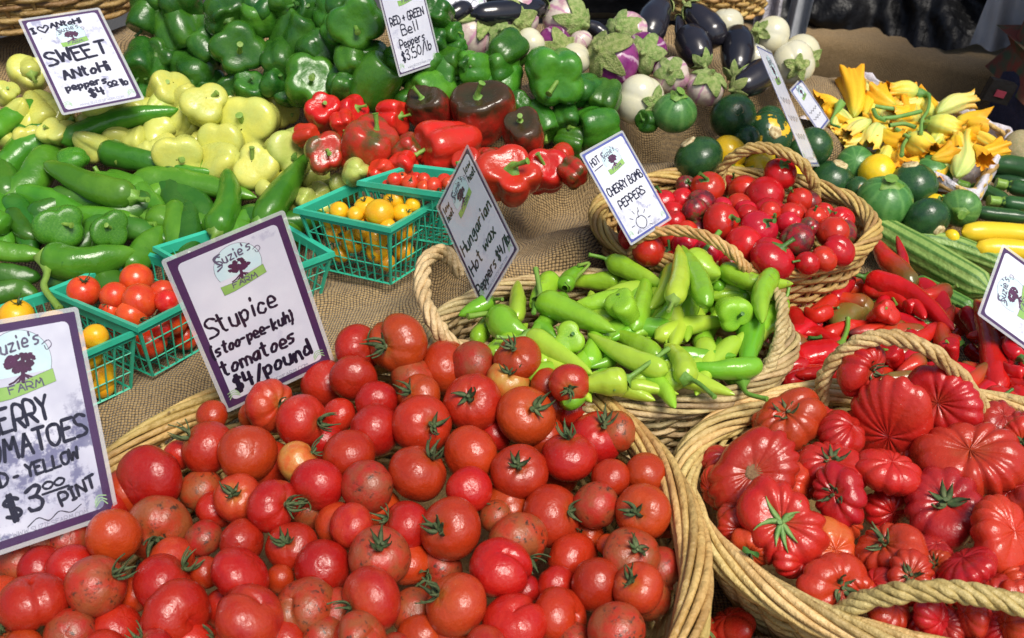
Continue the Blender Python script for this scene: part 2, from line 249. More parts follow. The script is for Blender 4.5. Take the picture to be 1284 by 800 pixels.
def burlap(name, c1, c2, hole, n=240.0):
    m = bpy.data.materials.new(name); m.use_nodes = True; nt = m.node_tree; N = nt.nodes; L = nt.links; b = N['Principled BSDF']
    tc = N.new('ShaderNodeTexCoord'); wob = N.new('ShaderNodeTexNoise'); wob.inputs['Scale'].default_value = 11; L.new(tc.outputs['UV'], wob.inputs[0])
    sc_ = N.new('ShaderNodeVectorMath'); sc_.operation = 'SCALE'; sc_.inputs[3].default_value = .026; L.new(wob.outputs['Color'], sc_.inputs[0])
    ad = N.new('ShaderNodeVectorMath'); ad.operation = 'ADD'; L.new(tc.outputs['UV'], ad.inputs[0]); L.new(sc_.outputs[0], ad.inputs[1])
    sp = N.new('ShaderNodeSeparateXYZ'); L.new(ad.outputs[0], sp.inputs[0])
    def mth(op, a, b_=None):
        q = N.new('ShaderNodeMath'); q.operation = op
        for i, w in enumerate((a, b_)):
            if w is None: continue
            if isinstance(w, (int, float)): q.inputs[i].default_value = w
            else: L.new(w, q.inputs[i])
        return q.outputs[0]
    k = n * math.pi
    su = mth('SINE', mth('MULTIPLY', sp.outputs[0], k)); sv = mth('SINE', mth('MULTIPLY', sp.outputs[1], k))
    au = mth('POWER', mth('ABSOLUTE', su), .5); av = mth('POWER', mth('ABSOLUTE', sv), .5)
    over = mth('MULTIPLY', su, sv)          # which thread passes over which
    h = mth('ADD', mth('MULTIPLY', au, av), mth('MULTIPLY', over, .35))
    nz = N.new('ShaderNodeTexNoise'); nz.inputs['Scale'].default_value = 60; nz.inputs['Detail'].default_value = 5; L.new(tc.outputs['UV'], nz.inputs[0])
    big = N.new('ShaderNodeTexNoise'); big.inputs['Scale'].default_value = 5; big.inputs['Detail'].default_value = 4; L.new(tc.outputs['UV'], big.inputs[0])
    mx = N.new('ShaderNodeMix'); mx.data_type = 'RGBA'; L.new(nz.outputs[0], mx.inputs[0]); mx.inputs[6].default_value = (*c1, 1); mx.inputs[7].default_value = (*c2, 1)
    m3 = N.new('ShaderNodeMix'); m3.data_type = 'RGBA'; m3.blend_type = 'MULTIPLY'; L.new(big.outputs[0], m3.inputs[0]); L.new(mx.outputs[2], m3.inputs[6]); m3.inputs[7].default_value = (.62, .56, .48, 1)
    mr = N.new('ShaderNodeMapRange'); mr.inputs[1].default_value = .25; mr.inputs[2].default_value = .75; fz = N.new('ShaderNodeTexNoise'); fz.inputs['Scale'].default_value = 130; L.new(tc.outputs['UV'], fz.inputs[0]); L.new(mth('ADD', mth('MULTIPLY', au, av), mth('MULTIPLY', mth('SUBTRACT', fz.outputs[0], .5), .9)), mr.inputs[0])
    m2 = N.new('ShaderNodeMix'); m2.data_type = 'RGBA'; L.new(mr.outputs[0], m2.inputs[0]); m2.inputs[6].default_value = (*hole, 1); L.new(m3.outputs[2], m2.inputs[7]); L.new(m2.outputs[2], b.inputs['Base Color'])
    bp = N.new('ShaderNodeBump'); bp.inputs['Strength'].default_value = .9; bp.inputs['Distance'].default_value = .0022; L.new(h, bp.inputs['Height']); L.new(bp.outputs[0], b.inputs['Normal'])
    b.inputs['Roughness'].default_value = .95; b.inputs['Specular IOR Level'].default_value = .1; b.inputs['Sheen Weight'].default_value = .15; return m
M['burlap'] = burlap('burlap', (.56, .41, .21), (.43, .295, .14), (.09, .06, .03), 225.0)
M['burlap_brown'] = burlap('brown_burlap', (.68, .49, .26), (.56, .38, .18), (.26, .17, .08), 260)
# ------------------------------------------------------------------ fruit shapes (unit radius, +Z is the stem end)
PI = math.pi
def lat(nv=26, nu=40, p=1.0):
    th = np.linspace(0.003, PI - .003, nv); ph = np.linspace(0, 2 * PI, nu, endpoint=False); return th[:, None] * np.ones(nu)[None], np.ones(nv)[:, None] * ph[None]
def fin(x, y, z, name, **k): return MB().grid(np.stack([x, y, z], -1)).mesh(name, **k)
def lump(rg, th, ph, amp):
    o = 0
    for k in (1, 2, 3): o = o + rg.normal() * amp / k * np.cos(k * ph + rg.uniform(0, 6)) * np.sin(th) ** 2 + rg.normal() * amp * .6 / k * np.cos(k * th + rg.uniform(0, 6)) * np.sin(th)
    return o
def tomato_mesh(seed, ribs=6, amp=.03, flat=.86, cleft=0.0, dim=.12, lum=.025, name='tomato', nv=26, nu=40, sharp=1.0):
    rg = np.random.default_rng(seed); th, ph = lat(nv, nu); wp = ph + .25 * np.sin(ph * 2 + rg.uniform(0, 6)) + .15 * np.sin(3 * ph + rg.uniform(0, 6))
    w = np.exp(-((th - .9) / .75) ** 2) + .25
    rib = (np.abs(np.cos(wp * ribs / 2 + rg.uniform(0, 3))) ** sharp - .6) * amp * 2 * w
    r = 1 + rib + lump(rg, th, ph, lum)
    if cleft:
        a = rg.uniform(0, 6); q = np.cos(ph - a) * np.sin(th); r = r * (1 - cleft * np.exp(-(q / .13) ** 2) * (.55 + .45 * np.sin(ph - a)) + cleft * .35 * np.abs(q))
    x = r * np.sin(th) * np.cos(ph); y = r * np.sin(th) * np.sin(ph); z = r * flat * np.cos(th) - dim * np.exp(-(th / .38) ** 2) + .05 * np.exp(-((PI - th) / .3) ** 2)
    return fin(x, y, z, name)
def heirloom_mesh(seed, ribs=11, amp=.16, flat=.62):
    rg = np.random.default_rng(seed); th, ph = lat(32, 90)
    wp = ph + .34 * np.sin(ph + rg.uniform(0, 6)) + .17 * np.sin(2 * ph + rg.uniform(0, 6)) + .07 * np.sin(4 * ph + rg.uniform(0, 6)) + .10 * np.cos(th) * np.sin(3 * ph)
    c = np.sqrt(np.cos(wp * ribs / 2) ** 2 + .02) / 1.01; var = .85 + .32 * np.sin(ph * 2.0 + rg.uniform(0, 6)) + .28 * np.sin(3 * ph + rg.uniform(0, 6)) + .1 * np.sin(3 * th + ph); w = np.clip(np.sin(th * .93 + .1), 0, 1) ** .7
    r = 1 + amp * 1.0 * var * w * (c ** .7 - .78) + lump(rg, th, ph, .06)
    e = .12 * np.cos(2 * ph + rg.uniform(0, 6)); r = r * (1 + e)
    x = r * np.sin(th) ** .85 * np.cos(ph); y = r * np.sin(th) ** .85 * np.sin(ph)
    z = flat * np.cos(th) * (1 + amp * .8 * (c ** .6 - .7)) - .24 * np.exp(-(th / .42) ** 2) + .10 * np.exp(-((PI - th) / .4) ** 2)
    a, b, c2 = rg.normal(0, .10, 3); z = z + a * x + b * y + .10 * c2 * x * y; x = x * (1 + .12 * b) + .08 * a * z
    x, y, z = .97 * x, .97 * y, .97 * z
    return fin(x, y, z, 'heirloom')
def bell_mesh(seed, lobes=4, tall=1.1, amp=.17, taper=.12, twist=.2, dimp=.30):
    rg = np.random.default_rng(seed); th, ph = lat(32, 56); s = np.sin(th); c = np.cos(th)
    q = ph + twist * c + .18 * np.sin(ph + rg.uniform(0, 6)); lo = np.sqrt(np.cos(q * lobes / 2) ** 2 + .022) / 1.01; wob = 1 + .10 * np.sin(ph + rg.uniform(0, 6)) + .06 * np.sin(2 * ph + rg.uniform(0, 6) + c * 1.5)
    rho = s ** .66 * (1 + amp * 1.45 * (lo ** .75 - .72) * (1 + .25 * np.sin(2 * ph + c * 2))) * wob * (1 + taper * c) * .94 + lump(rg, th, ph, .03)
    z = np.sign(c) * np.abs(c) ** .75 * tall; edge = np.exp(-(s / .55) ** 2)
    z = z - np.where(c > 0, 1, -.75) * edge * dimp + np.sign(c) * .10 * (lo - .5) * (1 - edge) * np.abs(c)
    # a pinch or two across the wall
    a, b = rg.uniform(0, 6), rg.uniform(-.3, .5); rho = rho * (1 - .10 * np.exp(-((z - b) / .22) ** 2) * (np.cos(ph - a) > 0) * np.cos(ph - a) ** 2) * (1 - .06 * np.exp(-((z + .35) / .15) ** 2) * (.5 + .5 * np.cos(2 * (ph - a) + 1)))
    return fin(rho * np.cos(ph), rho * np.sin(ph), z, 'bell')
def round_mesh(seed, prof=0.0, flat=1.0, ribs=0, amp=.0, lum=.03, dim=.05, ell=1.0, name='round'):
    rg = np.random.default_rng(seed); th, ph = lat(28, 40 if not ribs else 60); r = 1 + lump(rg, th, ph, lum)
    if ribs: r = r + amp * (np.abs(np.cos(ph * ribs / 2 + .15 * np.sin(ph))) ** .7 - .6) * np.sin(th)
    r = r * (1 - prof * np.cos(th))
    return fin(r * np.sin(th) * np.cos(ph), r * np.sin(th) * np.sin(ph) * ell, r * flat * np.cos(th) - dim * np.exp(-(th / .35) ** 2), name)
def tomato_calyx(seed, zt=.74, n=5, L=.42, curl=1.0, wd=.075, name='calyx', stemL=.2, flatlie=0.0):
    rg = np.random.default_rng(seed); m = MB()
    for k in range(n):
        a = 2 * PI * k / n + rg.normal() * .25; ln = L * rg.uniform(.75, 1.25); cu = curl * rg.uniform(.4, 1.5); pts = []; u = np.linspace(0, 1, 7); sw = rg.normal() * .5
        for s in u:
            rr = .03 + ln * s * (1 - .25 * cu * s); zz = zt + .05 + (.16 * s if flatlie == 0 else .14 * s - .05 * s * s) + (.5 * cu * ln * s * s if flatlie == 0 else .0)
            aa = a + sw * s; pts.append((rr * math.cos(aa), rr * math.sin(aa), zz))
        P = np.array(pts); t, N, B = frames(P); w = wd * np.array([.7, 1, 1, .85, .6, .35, .08]); side = np.cross(t, [0, 0, 1.0]); side /= np.linalg.norm(side, axis=1)[:, None] + 1e-9
        up = np.cross(side, t); G = np.stack([P - side * w[:, None], P + up * .02, P + side * w[:, None], P - up * .035], 1); m.grid(G)
    top = np.array([[0, 0, zt - .02], [.01, 0, zt + stemL * .5], [rg.normal() * .06, rg.normal() * .06, zt + .06 + stemL]]); m.grid(tube(crs(top, 5), [.11, .06, .05, .055, .06], 7))
    m.faces([(*(top[2] + [math.cos(q) * .06, math.sin(q) * .06, .0]),) for q in np.linspace(0, 2 * PI, 7, endpoint=False)], [tuple(range(7))]); return m.mesh(name)
def pepper_stem(seed, zt=.7, L=.7, r=.11, flare=.30, bend=.35, name='stem', ns=8):
    rg = np.random.default_rng(seed); a = rg.uniform(0, 6); b = bend * rg.uniform(.4, 1.3)
    P = crs([(0, 0, zt - .05), (0, 0, zt + .12), (b * .3 * math.cos(a), b * .3 * math.sin(a), zt + L * .5), (b * math.cos(a), b * math.sin(a), zt + L)], 12)
    R = np.interp(np.linspace(0, 1, 12), [0, .08, .18, .3, .6, .9, 1], [flare * 1.15, flare * 1.1, flare * .6, r, r * .72, r * .85, r * 1.05]); m = MB().grid(tube(P, R, ns, lambda p, v: 1 + .10 * np.cos(5 * p) * (1 + 2 * (v < .15))))
    t = P[-1] - P[-2]; t /= np.linalg.norm(t); m.grid(np.array([[P[-1] + t * .0] * ns] ) if 0 else tube([P[-1], P[-1] + t * .02], [r * 1.2, .01], ns)); return m.mesh(name)
def egg_cap(seed, ext=.95, lobes=5, zt=.95, stem=.45, flat=1.0, name='calyx', rs=1.05):
    rg = np.random.default_rng(seed); ph = np.linspace(0, 2 * PI, 50, endpoint=False); off = rg.uniform(0, 6)
    q5 = (lobes * (ph + .12 * np.sin(2 * ph + off)) / (2 * PI)) % 1; e = ext * (.52 + .62 * (1 - 2 * np.abs(q5 - .5)) ** 1.15 * (1 + .25 * np.sin(ph + off))); G = []
    for s in np.linspace(.04, 1, 12):
        th = e * s; lift = rs + .022 * np.sin(ph * 10 + off) * s + .012 * np.sin(ph * 23) + .07 * s ** 4 * (.5 + .5 * np.sin(ph * 5 + off * 2)) + .02 * np.sin(6 * s + off); G.append(np.stack([lift * np.sin(th) * np.cos(ph), lift * np.sin(th) * np.sin(ph), lift * flat * np.cos(th) + .03], -1))
    th = e * .97; G.append(np.stack([.97 * np.sin(th) * np.cos(ph), .97 * np.sin(th) * np.sin(ph), .97 * flat * np.cos(th)], -1)); m = MB().grid(np.array(G))
    a = rg.uniform(0, 6); m.grid(tube(crs([(0, 0, flat * .98), (0, 0, flat + .2), (.12 * math.cos(a), .12 * math.sin(a), flat + stem)], 6), [.3, .2, .15, .13, .14, .02], 8)); return m.mesh(name)
def disc_cut(r=.3, z=1.0):
    m = MB(); n = 18; q = np.linspace(0, 2 * PI, n, endpoint=False); R = 1 + .08 * np.sin(5 * q)
    m.grid(np.array([np.stack([r * s * R * np.cos(q), r * s * R * np.sin(q), np.full(n, zz)], -1) for s, zz in ((1.15, z - .12), (1.0, z + .015), (.55, z), (.02, z - .01))])); return m.mesh('stem_scar')
U = {}
def one(seed_list, fn): return [fn(s) for s in seed_list]
U['tomato'] = [tomato_mesh(s, rb, am, fl, 0, .13, .034) for s, rb, am, fl in ((1, 5, .012, .90), (2, 6, .02, .86), (3, 5, .03, .84), (4, 7, .015, .92), (5, 4, .02, .88), (6, 5, .008, .95))]
U['tomato_cleft'] = [tomato_mesh(s, 5, .03, .84, .16, .12, .03) for s in (11, 12, 13)]
U['tomato_rib'] = [tomato_mesh(s, 8, .055, .78, 0, .16, .03) for s in (21, 22)]
U['tcal'] = [tomato_calyx(s, .76, 5 + s % 3, .56, 1.5, .088) for s in range(6)]
U['tcal_flat'] = [tomato_calyx(s, .44, 7, .50, 0, .065, stemL=.08, flatlie=1) for s in (31, 32)]
U['tcal_h'] = [tomato_calyx(s, .38, 7, .52, 1.1, .08) for s in (41, 42, 43)]
U['heirloom'] = [heirloom_mesh(s, rb, am, fl) for s, rb, am, fl in ((1, 10, .15, .72), (2, 12, .15, .68), (3, 9, .20, .76), (4, 13, .13, .66), (5, 11, .19, .72), (6, 8, .20, .78), (7, 14, .12, .62))]
U['bell'] = [bell_mesh(s, lb, tl, am, tp) for s, lb, tl, am, tp in ((1, 4, 1.05, .20, .10), (2, 3, 1.12, .19, .16), (3, 4, 1.15, .22, .05), (4, 3, 1.0, .18, .08), (5, 4, 1.2, .20, .15), (6, 4, .95, .25, .1))]
U['bellstem'] = [pepper_stem(s, .66, .55, .10, .26, .35) for s in range(4)]
U['palep'] = [bell_mesh(s, 3, tl, .24, tp, .15, .17) for s, tl, tp in ((11, 1.35, .52), (12, 1.2, .44), (13, 1.5, .58), (14, 1.15, .36))]
U['palestem'] = [pepper_stem(s, .62, .75, .12, .30, .45) for s in range(10, 14)]
U['cherry'] = [tomato_mesh(s, 3, .02, fl, cl, .10, .035) for s, fl, cl in ((51, .95, 0), (52, 1.05, 0), (53, .92, .09), (54, 1.1, 0))]
U['cherrystem'] = [pepper_stem(s, .80, .62, .12, .34, .35) for s in range(20, 24)]
U['ctom'] = [tomato_mesh(s, 4, .005, fl, 0, .05, .015, nv=18, nu=26) for s, fl in ((61, .95), (62, 1.02), (63, .92))]
U['ctcal'] = [tomato_calyx(s, .88, 5, .45, 1.2, .06) for s in (71, 72)]
U['eggr'] = [round_mesh(s, .05, .95, rb, .08, .05, .02, name='egg') for s, rb in ((81, 0), (82, 4), (83, 3), (84, 5))]
U['cap'] = [egg_cap(s, ex, 5) for s, ex in ((91, 1.15), (92, .95), (93, 1.3))]
U['cap_small'] = [egg_cap(s, .62, 5) for s in (94, 95)]
U['zround'] = [round_mesh(s, 0, fl, 8, .012, .025, .04, name='zround') for s, fl in ((101, .92), (102, 1.0), (103, .88))]
U['cut'] = [disc_cut(.30, .92), disc_cut(.24, .93)]
U['zstem'] = [pepper_stem(s, .93, .26, .20, .36, .08) for s in (105, 106)]
U['ycore'] = [pepper_stem(s, .96, .4, .16, .30, .1) for s in (107, 108)]
# ball kinds: mesh set, material, name, category, child list (kind of child, mesh set, material, needs-visible-stem)
def K_(ms, m, name, cat, child=None): return dict(ms=ms, m=m, name=name, cat=cat, child=child)
CAL = ('calyx', 'tcal', 'dry_green')
K = {
 't': K_('tomato', 'tomato', 'tomato', 'tomato', CAL), 'to': K_('tomato', 'tomato_orange', 'tomato', 'tomato', CAL), 'tb': K_('tomato', 'tomato_brown', 'tomato', 'tomato', CAL),
 'tg': K_('tomato', 'tomato_green', 'tomato', 'tomato', CAL), 'tc': K_('tomato_cleft', 'tomato', 'tomato', 'tomato', CAL), 'tco': K_('tomato_cleft', 'tomato_orange', 'tomato', 'tomato', CAL),
 'tr': K_('tomato_rib', 'tomato_orange', 'tomato', 'tomato', CAL), 'tcb': K_('tomato_cleft', 'tomato_brown', 'tomato', 'tomato', CAL),
 'h': K_('heirloom', 'heirloom', 'ribbed_tomato', 'tomato', ('calyx', 'tcal_h', 'dry_green')), 'hs': K_('heirloom', 'heirloom', 'ribbed_tomato', 'tomato', ('calyx', 'tcal_flat', 'fresh_calyx')),
 'ho': K_('heirloom', 'heirloom_orange', 'ribbed_tomato', 'tomato', ('calyx', 'tcal_h', 'dry_green')), 'hd': K_('heirloom', 'heirloom_dark', 'ribbed_tomato', 'tomato', ('calyx', 'tcal_h', 'dry_green')),
 'hc': K_('heirloom', 'heirloom', 'ribbed_tomato', 'tomato', ('stem_scar', 'hscar', 'scar')),
 'b': K_('bell', 'bell_green', 'bell_pepper', 'bell pepper', ('stem', 'bellstem', 'stem')), 'bd': K_('bell', 'bell_deep', 'bell_pepper', 'bell pepper', ('stem', 'bellstem', 'stem_dark')),
 'r': K_('bell', 'bell_red', 'bell_pepper', 'bell pepper', ('stem', 'bellstem', 'stem')), 'rd': K_('bell', 'bell_red_dark', 'bell_pepper', 'bell pepper', ('stem', 'bellstem', 'stem')),
 'rm': K_('bell', 'bell_mottled', 'bell_pepper', 'bell pepper', ('stem', 'bellstem', 'stem')),
 'y': K_('palep', 'pale', 'sweet_pepper', 'pepper', ('stem', 'palestem', 'stem_pale')), 'yg': K_('palep', 'pale_green', 'sweet_pepper', 'pepper', ('stem', 'palestem', 'stem')),
 'c': K_('cherry', 'cherry', 'cherry_pepper', 'pepper', ('stem', 'cherrystem', 'stem_dark')), 'cb': K_('cherry', 'cherry_dark', 'cherry_pepper', 'pepper', ('stem', 'cherrystem', 'stem_dark')),
 'k': K_('ctom', 'ctom_red', 'small_tomato', 'tomato', ('calyx', 'ctcal', 'dry_green')), 'ky': K_('ctom', 'ctom_yellow', 'small_tomato', 'tomato', ('calyx', 'ctcal', 'dry_green')),
 'ew': K_('eggr', 'egg_white', 'round_eggplant', 'eggplant', ('calyx', 'cap_small', 'egg_cap')), 'ep': K_('eggr', 'egg_pink', 'round_eggplant', 'eggplant', ('calyx', 'cap', 'egg_cap')),
 'eu': K_('eggr', 'egg_purple', 'round_eggplant', 'eggplant', ('calyx', 'cap', 'egg_cap')),
 'z': K_('zround', 'zround', 'round_zucchini', 'squash', ('stem_scar', 'cut', 'cut')), 'zs': K_('zround', 'zround_mid', 'round_zucchini', 'squash', ('stem', 'zstem', 'stem')),
 'zd': K_('zround', 'zround', 'round_zucchini', 'squash', ('stem', 'zstem', 'stem')), 'zp': K_('zround', 'zround_patch', 'round_zucchini', 'squash', ('stem_scar', 'cut', 'cut')),
 'zy': K_('zround', 'zyellow', 'round_squash', 'squash', ('stem', 'ycore', 'stem')), 'ml': K_('zround', 'melon', 'netted_melon', 'melon', None),
 'hx': K_('palep', 'hungarian', 'wax_pepper', 'pepper', ('stem', 'palestem', 'stem_dark')), 'gx': K_('palep', 'anaheim', 'long_pepper', 'pepper', ('stem', 'palestem', 'stem')),
 'px': K_('palep', 'chili', 'long_red_pepper', 'pepper', ('stem', 'palestem', 'stem')),
}
U['hscar'] = [disc_cut(.19, .40)]
PROF = {'cone': ([0, .03, .08, .18, .45, .75, .93, 1], [.30, .62, .86, 1, .90, .62, .32, .05]), 'long': ([0, .02, .06, .15, .4, .7, .9, .97, 1], [.28, .6, .86, 1, .97, .82, .52, .28, .04]),
        'chili': ([0, .02, .08, .2, .5, .8, .95, 1], [.3, .62, .92, 1, .9, .62, .34, .05]), 'blunt': ([0, .04, .12, .3, .6, .85, .96, 1], [.3, .7, .95, 1, .96, .82, .5, .06]),
        'zuc': ([0, .01, .07, .14, .3, .8, .95, 1], [.55, .66, .60, .84, .96, 1, .72, .08]), 'egg': ([0, .05, .2, .5, .75, .92, 1], [.32, .55, .80, 1, 1.0, .72, .08]),
        'cuke': ([0, .02, .1, .5, .9, 1], [.3, .62, .9, 1, .9, .1]), 'tipup': ([0, .1, .4, .8, 1], [.5, .95, 1, .5, .05])}
TK = {  # tube kinds: profile, material, stem material, ribs, rib depth, name, category
 'H': ('cone', 'hungarian', 'stem', 3, .05, 'wax_pepper', 'pepper'), 'HG': ('cone', 'hungarian_deep', 'stem', 3, .05, 'wax_pepper', 'pepper'), 'HY': ('cone', 'hungarian_yellow', 'stem', 3, .05, 'wax_pepper', 'pepper'),
 'A': ('long', 'anaheim', 'stem', 3, .07, 'long_pepper', 'pepper'), 'AD': ('long', 'anaheim_dark', 'stem_dark', 3, .07, 'long_pepper', 'pepper'), 'AC': ('cone', 'anaheim', 'stem', 3, .08, 'long_pepper', 'pepper'),
 'C': ('chili', 'chili', 'stem_dark', 3, .06, 'long_red_pepper', 'pepper'), 'CO': ('chili', 'chili_orange', 'stem', 3, .07, 'long_red_pepper', 'pepper'), 'CD': ('chili', 'chili_dark', 'stem', 3, .06, 'long_red_pepper', 'pepper'),
 'CG': ('blunt', 'chili_green', 'stem', 3, .08, 'long_red_pepper', 'pepper'), 'CB': ('blunt', 'chili', 'stem', 3, .10, 'long_red_pepper', 'pepper'),
 'Y': ('cone', 'pale', 'stem_pale', 3, .08, 'sweet_pepper', 'pepper'),
 'Z': ('zuc', 'zucchini', 'stem', 5, .04, 'zucchini', 'zucchini'), 'ZY': ('zuc', 'zyl', 'stem', 5, .02, 'yellow_squash', 'squash'),
 'E': ('egg', 'egg_dark', 'egg_cap', 0, .0, 'dark_eggplant', 'eggplant'), 'Q': ('cuke', 'cuke', 'stem', 9, .07, 'ribbed_cucumber', 'cucumber'), 'QD': ('cuke', 'cuke_dark', 'stem', 9, .07, 'ribbed_cucumber', 'cucumber'),
 'B': ('cone', 'petal', 'green_stem', 5, .13, 'squash_blossom', 'squash blossom'), 'BO': ('cone', 'petal_orange', 'green_stem', 5, .13, 'squash_blossom', 'squash blossom'), 'BP': ('cone', 'petal_pale', 'green_stem', 5, .13, 'squash_blossom', 'squash blossom')}
SCALE = 430 / 1274.0
CROP = {'A': (0, 0), 'B': (428, 0), 'C': (854, 0), 'D': (0, 260), 'E': (428, 260), 'F': (854, 260), 'G': (0, 530), 'H': (428, 530), 'I': (854, 530), 'X': (0, 0), 'P': (360, 190), 'S': (1000, 80)}
def cpt(c, x, y):
    s = {'X': 1.0, 'P': 280 / 1244.0, 'S': 284 / 1284.0}.get(c, SCALE); return CROP[c][0] + x * s, CROP[c][1] + y * s, s
class Pile:
    def __init__(s, plane, place, group, maxdrop=.10, squeeze=.88): s.pl = plane; s.it = []; s.place = place; s.group = group; s.md = maxdrop; s.sq = squeeze; s.box = None
    def balls(s, txt, noun, key0=0):        # crop x y r dx dy k kind [low] | look
        for ln in txt.strip().splitlines():
            a, _, look = ln.partition('|'); f = a.split(); px, py, q = cpt(f[0], float(f[1]), float(f[2])); r = float(f[3]) * q
            if f[4] == '-': f.insert(5, '-')
            d = None if f[4] == '-' else (float(f[4]), float(f[5])); k = float(f[6]); kind = f[7]; low = 'low' in f[8:]
            fl = float(f[8][1:]) if len(f) > 8 and f[8][0] == '^' else 0
            if d is None and kind in ('y', 'b', 'bd', 'yg', 'r') and int(px * 7 + py) % 5 < 2: a_ = px + py; d = (.7 * math.cos(a_), .55 * math.sin(a_))
            s.it.append(dict(t='ball', d=[(px, py, r)], dir=d, k=k, kind=kind, key=key0 + py - (70 if low else 0) + fl, drop=.02 if low else 0, look=look.strip(), noun=noun, low=low))
        return s
    def tubes(s, txt, noun, key0=0):        # crop width kind x,y x,y ... [/ stem x,y ...] | look
        for n, ln in enumerate(txt.strip().splitlines()):
            a, _, look = ln.partition('|'); body, _, stem = a.partition('/'); f = body.split(); c = f[0]; q = cpt(c, 0, 0)[2]; w = float(f[1]) * q; low = f[2].endswith('_'); kind = f[2].rstrip('_')
            P = [cpt(c, *map(float, z.split(',')))[:2] for z in f[3:]]; S = [cpt(c, *map(float, z.split(',')))[:2] for z in stem.split()]
            C = crs(P, 7); d = [(x, y, w / 2 * (1 if .1 < i / 6 < .8 else .6)) for i, (x, y) in enumerate(C)]
            s.it.append(dict(t='tube', d=d, P=P, S=S, w=w, kind=kind, key=key0 + n * 6 - (200 if low else 0), drop=.02 if low else 0, look=look.strip(), noun=noun, low=low))
        return s
    def solve(s, it=40):
        if not s.it: return
        D = [(i, *q) for i, m in enumerate(s.it) for q in m['d']]; idx = np.array([q[0] for q in D]); key = np.array([s.it[i]['key'] for i in idx]); off = np.array([m['drop'] for m in s.it])
        dirs = np.array([ray(q[1], q[2]) for q in D]); pr = np.array([q[3] for q in D]); n = s.pl.n; front = (key[:, None] < key[None]) & (idx[:, None] != idx[None])
        for _ in range(it):
            p = s.pl.p[None] - np.stack([np.zeros(len(D)), np.zeros(len(D)), off[idx]], -1); t = ((p - CAM) @ n) / (dirs @ n); X = CAM + dirs * t[:, None]; R = pr * t / F
            dd = np.linalg.norm(X[:, None] - X[None], axis=-1); pen = np.where(front, s.sq * (R[:, None] + R[None]) - dd, 0).max(1); push = np.zeros(len(s.it)); np.maximum.at(push, idx, np.maximum(pen, 0)); off = np.minimum(off + .3 * push, s.md)
        for m, o in zip(s.it, off): m['drop'] = float(o)
        s.contain(s.it)
    def contain(s, L):                      # keep every piece over its own basket
        if not s.box: return
        cx, cy, rx, ry, rot = s.box[:5]; c_, s_ = math.cos(rot), math.sin(rot)
        for m in L:
            if len(s.box) > 5 and m['d'][0][0] < 660: continue
            for _ in range(20):
                far = near = False
                for x, y, r in m['d'][::2] if len(m['d']) > 1 else m['d']:
                    p, t = s.pl.hit(x, y, m['drop']); dx, dy = p[0] - cx, p[1] - cy; R = min(.8 * r * t / F, .04); u, v = (dx * c_ + dy * s_) / (rx - R), (-dx * s_ + dy * c_) / (ry - R)
                    if u * u + v * v > 1:
                        if v > .5: far = True
                        elif v < -.5 and len(s.box) < 6: near = True
                if far and not near and m['drop'] > -.04: m['drop'] -= .008
                elif near and not far and m['drop'] < .085: m['drop'] += .008
                else: break
    def fill(s, poly, r, kinds, noun, drop=1.5, looks=None, jit=.3, seed=3, thresh=.14, step=1.35):
        rg = random.Random(seed); xs = [p[0] for p in poly]; ys = [p[1] for p in poly]
        def inside(x, y):
            c = False; j = len(poly) - 1
            for i in range(len(poly)):
                if (poly[i][1] > y) != (poly[j][1] > y) and x < (poly[j][0] - poly[i][0]) * (y - poly[i][1]) / (poly[j][1] - poly[i][1]) + poly[i][0]: c = not c
                j = i
            return c
        fg = np.array([(x, y, q) for m in s.it for x, y, q in (m['d'] if m['t'] == 'ball' else [(a, b, m['w'] / 2 * .9) for a, b in crs(m['P'], 14)])]); y = min(ys); row = 0; new = []
        while y < max(ys):
            x = min(xs) + (row % 2) * r * step * .5
            while x < max(xs):
                X, Y = x + rg.uniform(-jit, jit) * r, y + rg.uniform(-jit, jit) * r
                if inside(X, Y):
                    q = [(X + r * .85 * math.cos(a) * b, Y + r * .85 * math.sin(a) * b) for b in (.35, .7, 1) for a in np.arange(0, 6.28, .7)]
                    vis = sum(1 for u, v in q if not (np.hypot(fg[:, 0] - u, fg[:, 1] - v) < fg[:, 2]).any()) / len(q)
                    if vis > thresh:
                        kd = rg.choice(kinds)
                        if kd in TK:
                            a = rg.uniform(0, 6.28); L = r * rg.uniform(2.0, 3.0) * (.5 if kd == 'Y' else 1); b = a + rg.uniform(-.5, .5); P_ = [(X - L * math.cos(a), Y - L * .7 * math.sin(a)), (X, Y), (X + L * math.cos(b), Y + L * .7 * math.sin(b))]
                            new.append(dict(t='tube', d=[(u, v, r * .6) for u, v in crs(P_, 7)], P=P_, S=[], w=r * (2.0 if kd == 'Y' else 1.5), kind=kd, key=-500, drop=None, look='half-hidden', noun=noun, low=True, dm=drop)); x += r * step; continue
                        new.append(dict(t='ball', d=[(X, Y, r * rg.uniform(.9, 1.1))], dir=(rg.uniform(-.9, .9), rg.uniform(-.9, .9)) if rg.random() < .35 else None, k=1 if kd not in ('gx', 'hx', 'px') else 1.3, kind=kd, key=-500, drop=None, look=(looks or {}).get(kd, 'half-hidden'), noun=noun, low=True, dm=drop))
                x += r * step
            y += r * step * .8; row += 1
        for m in new:
            _, t = s.pl.hit(m['d'][0][0], m['d'][0][1]); m['drop'] = m['dm'] * r * t / F; s.it.append(m)
        s.contain(new)
    def build(s):
        for m in s.it:
            (build_ball if m['t'] == 'ball' else build_tube)(s, m)
            s_o = m['o']; s_o['category'] = (K[m['kind']] if m['t'] == 'ball' else TK[m['kind']])['cat' if m['t'] == 'ball' else 6]; s_o['group'] = s.group
        autolabel(s)
ALL = []
_cnt = [0]
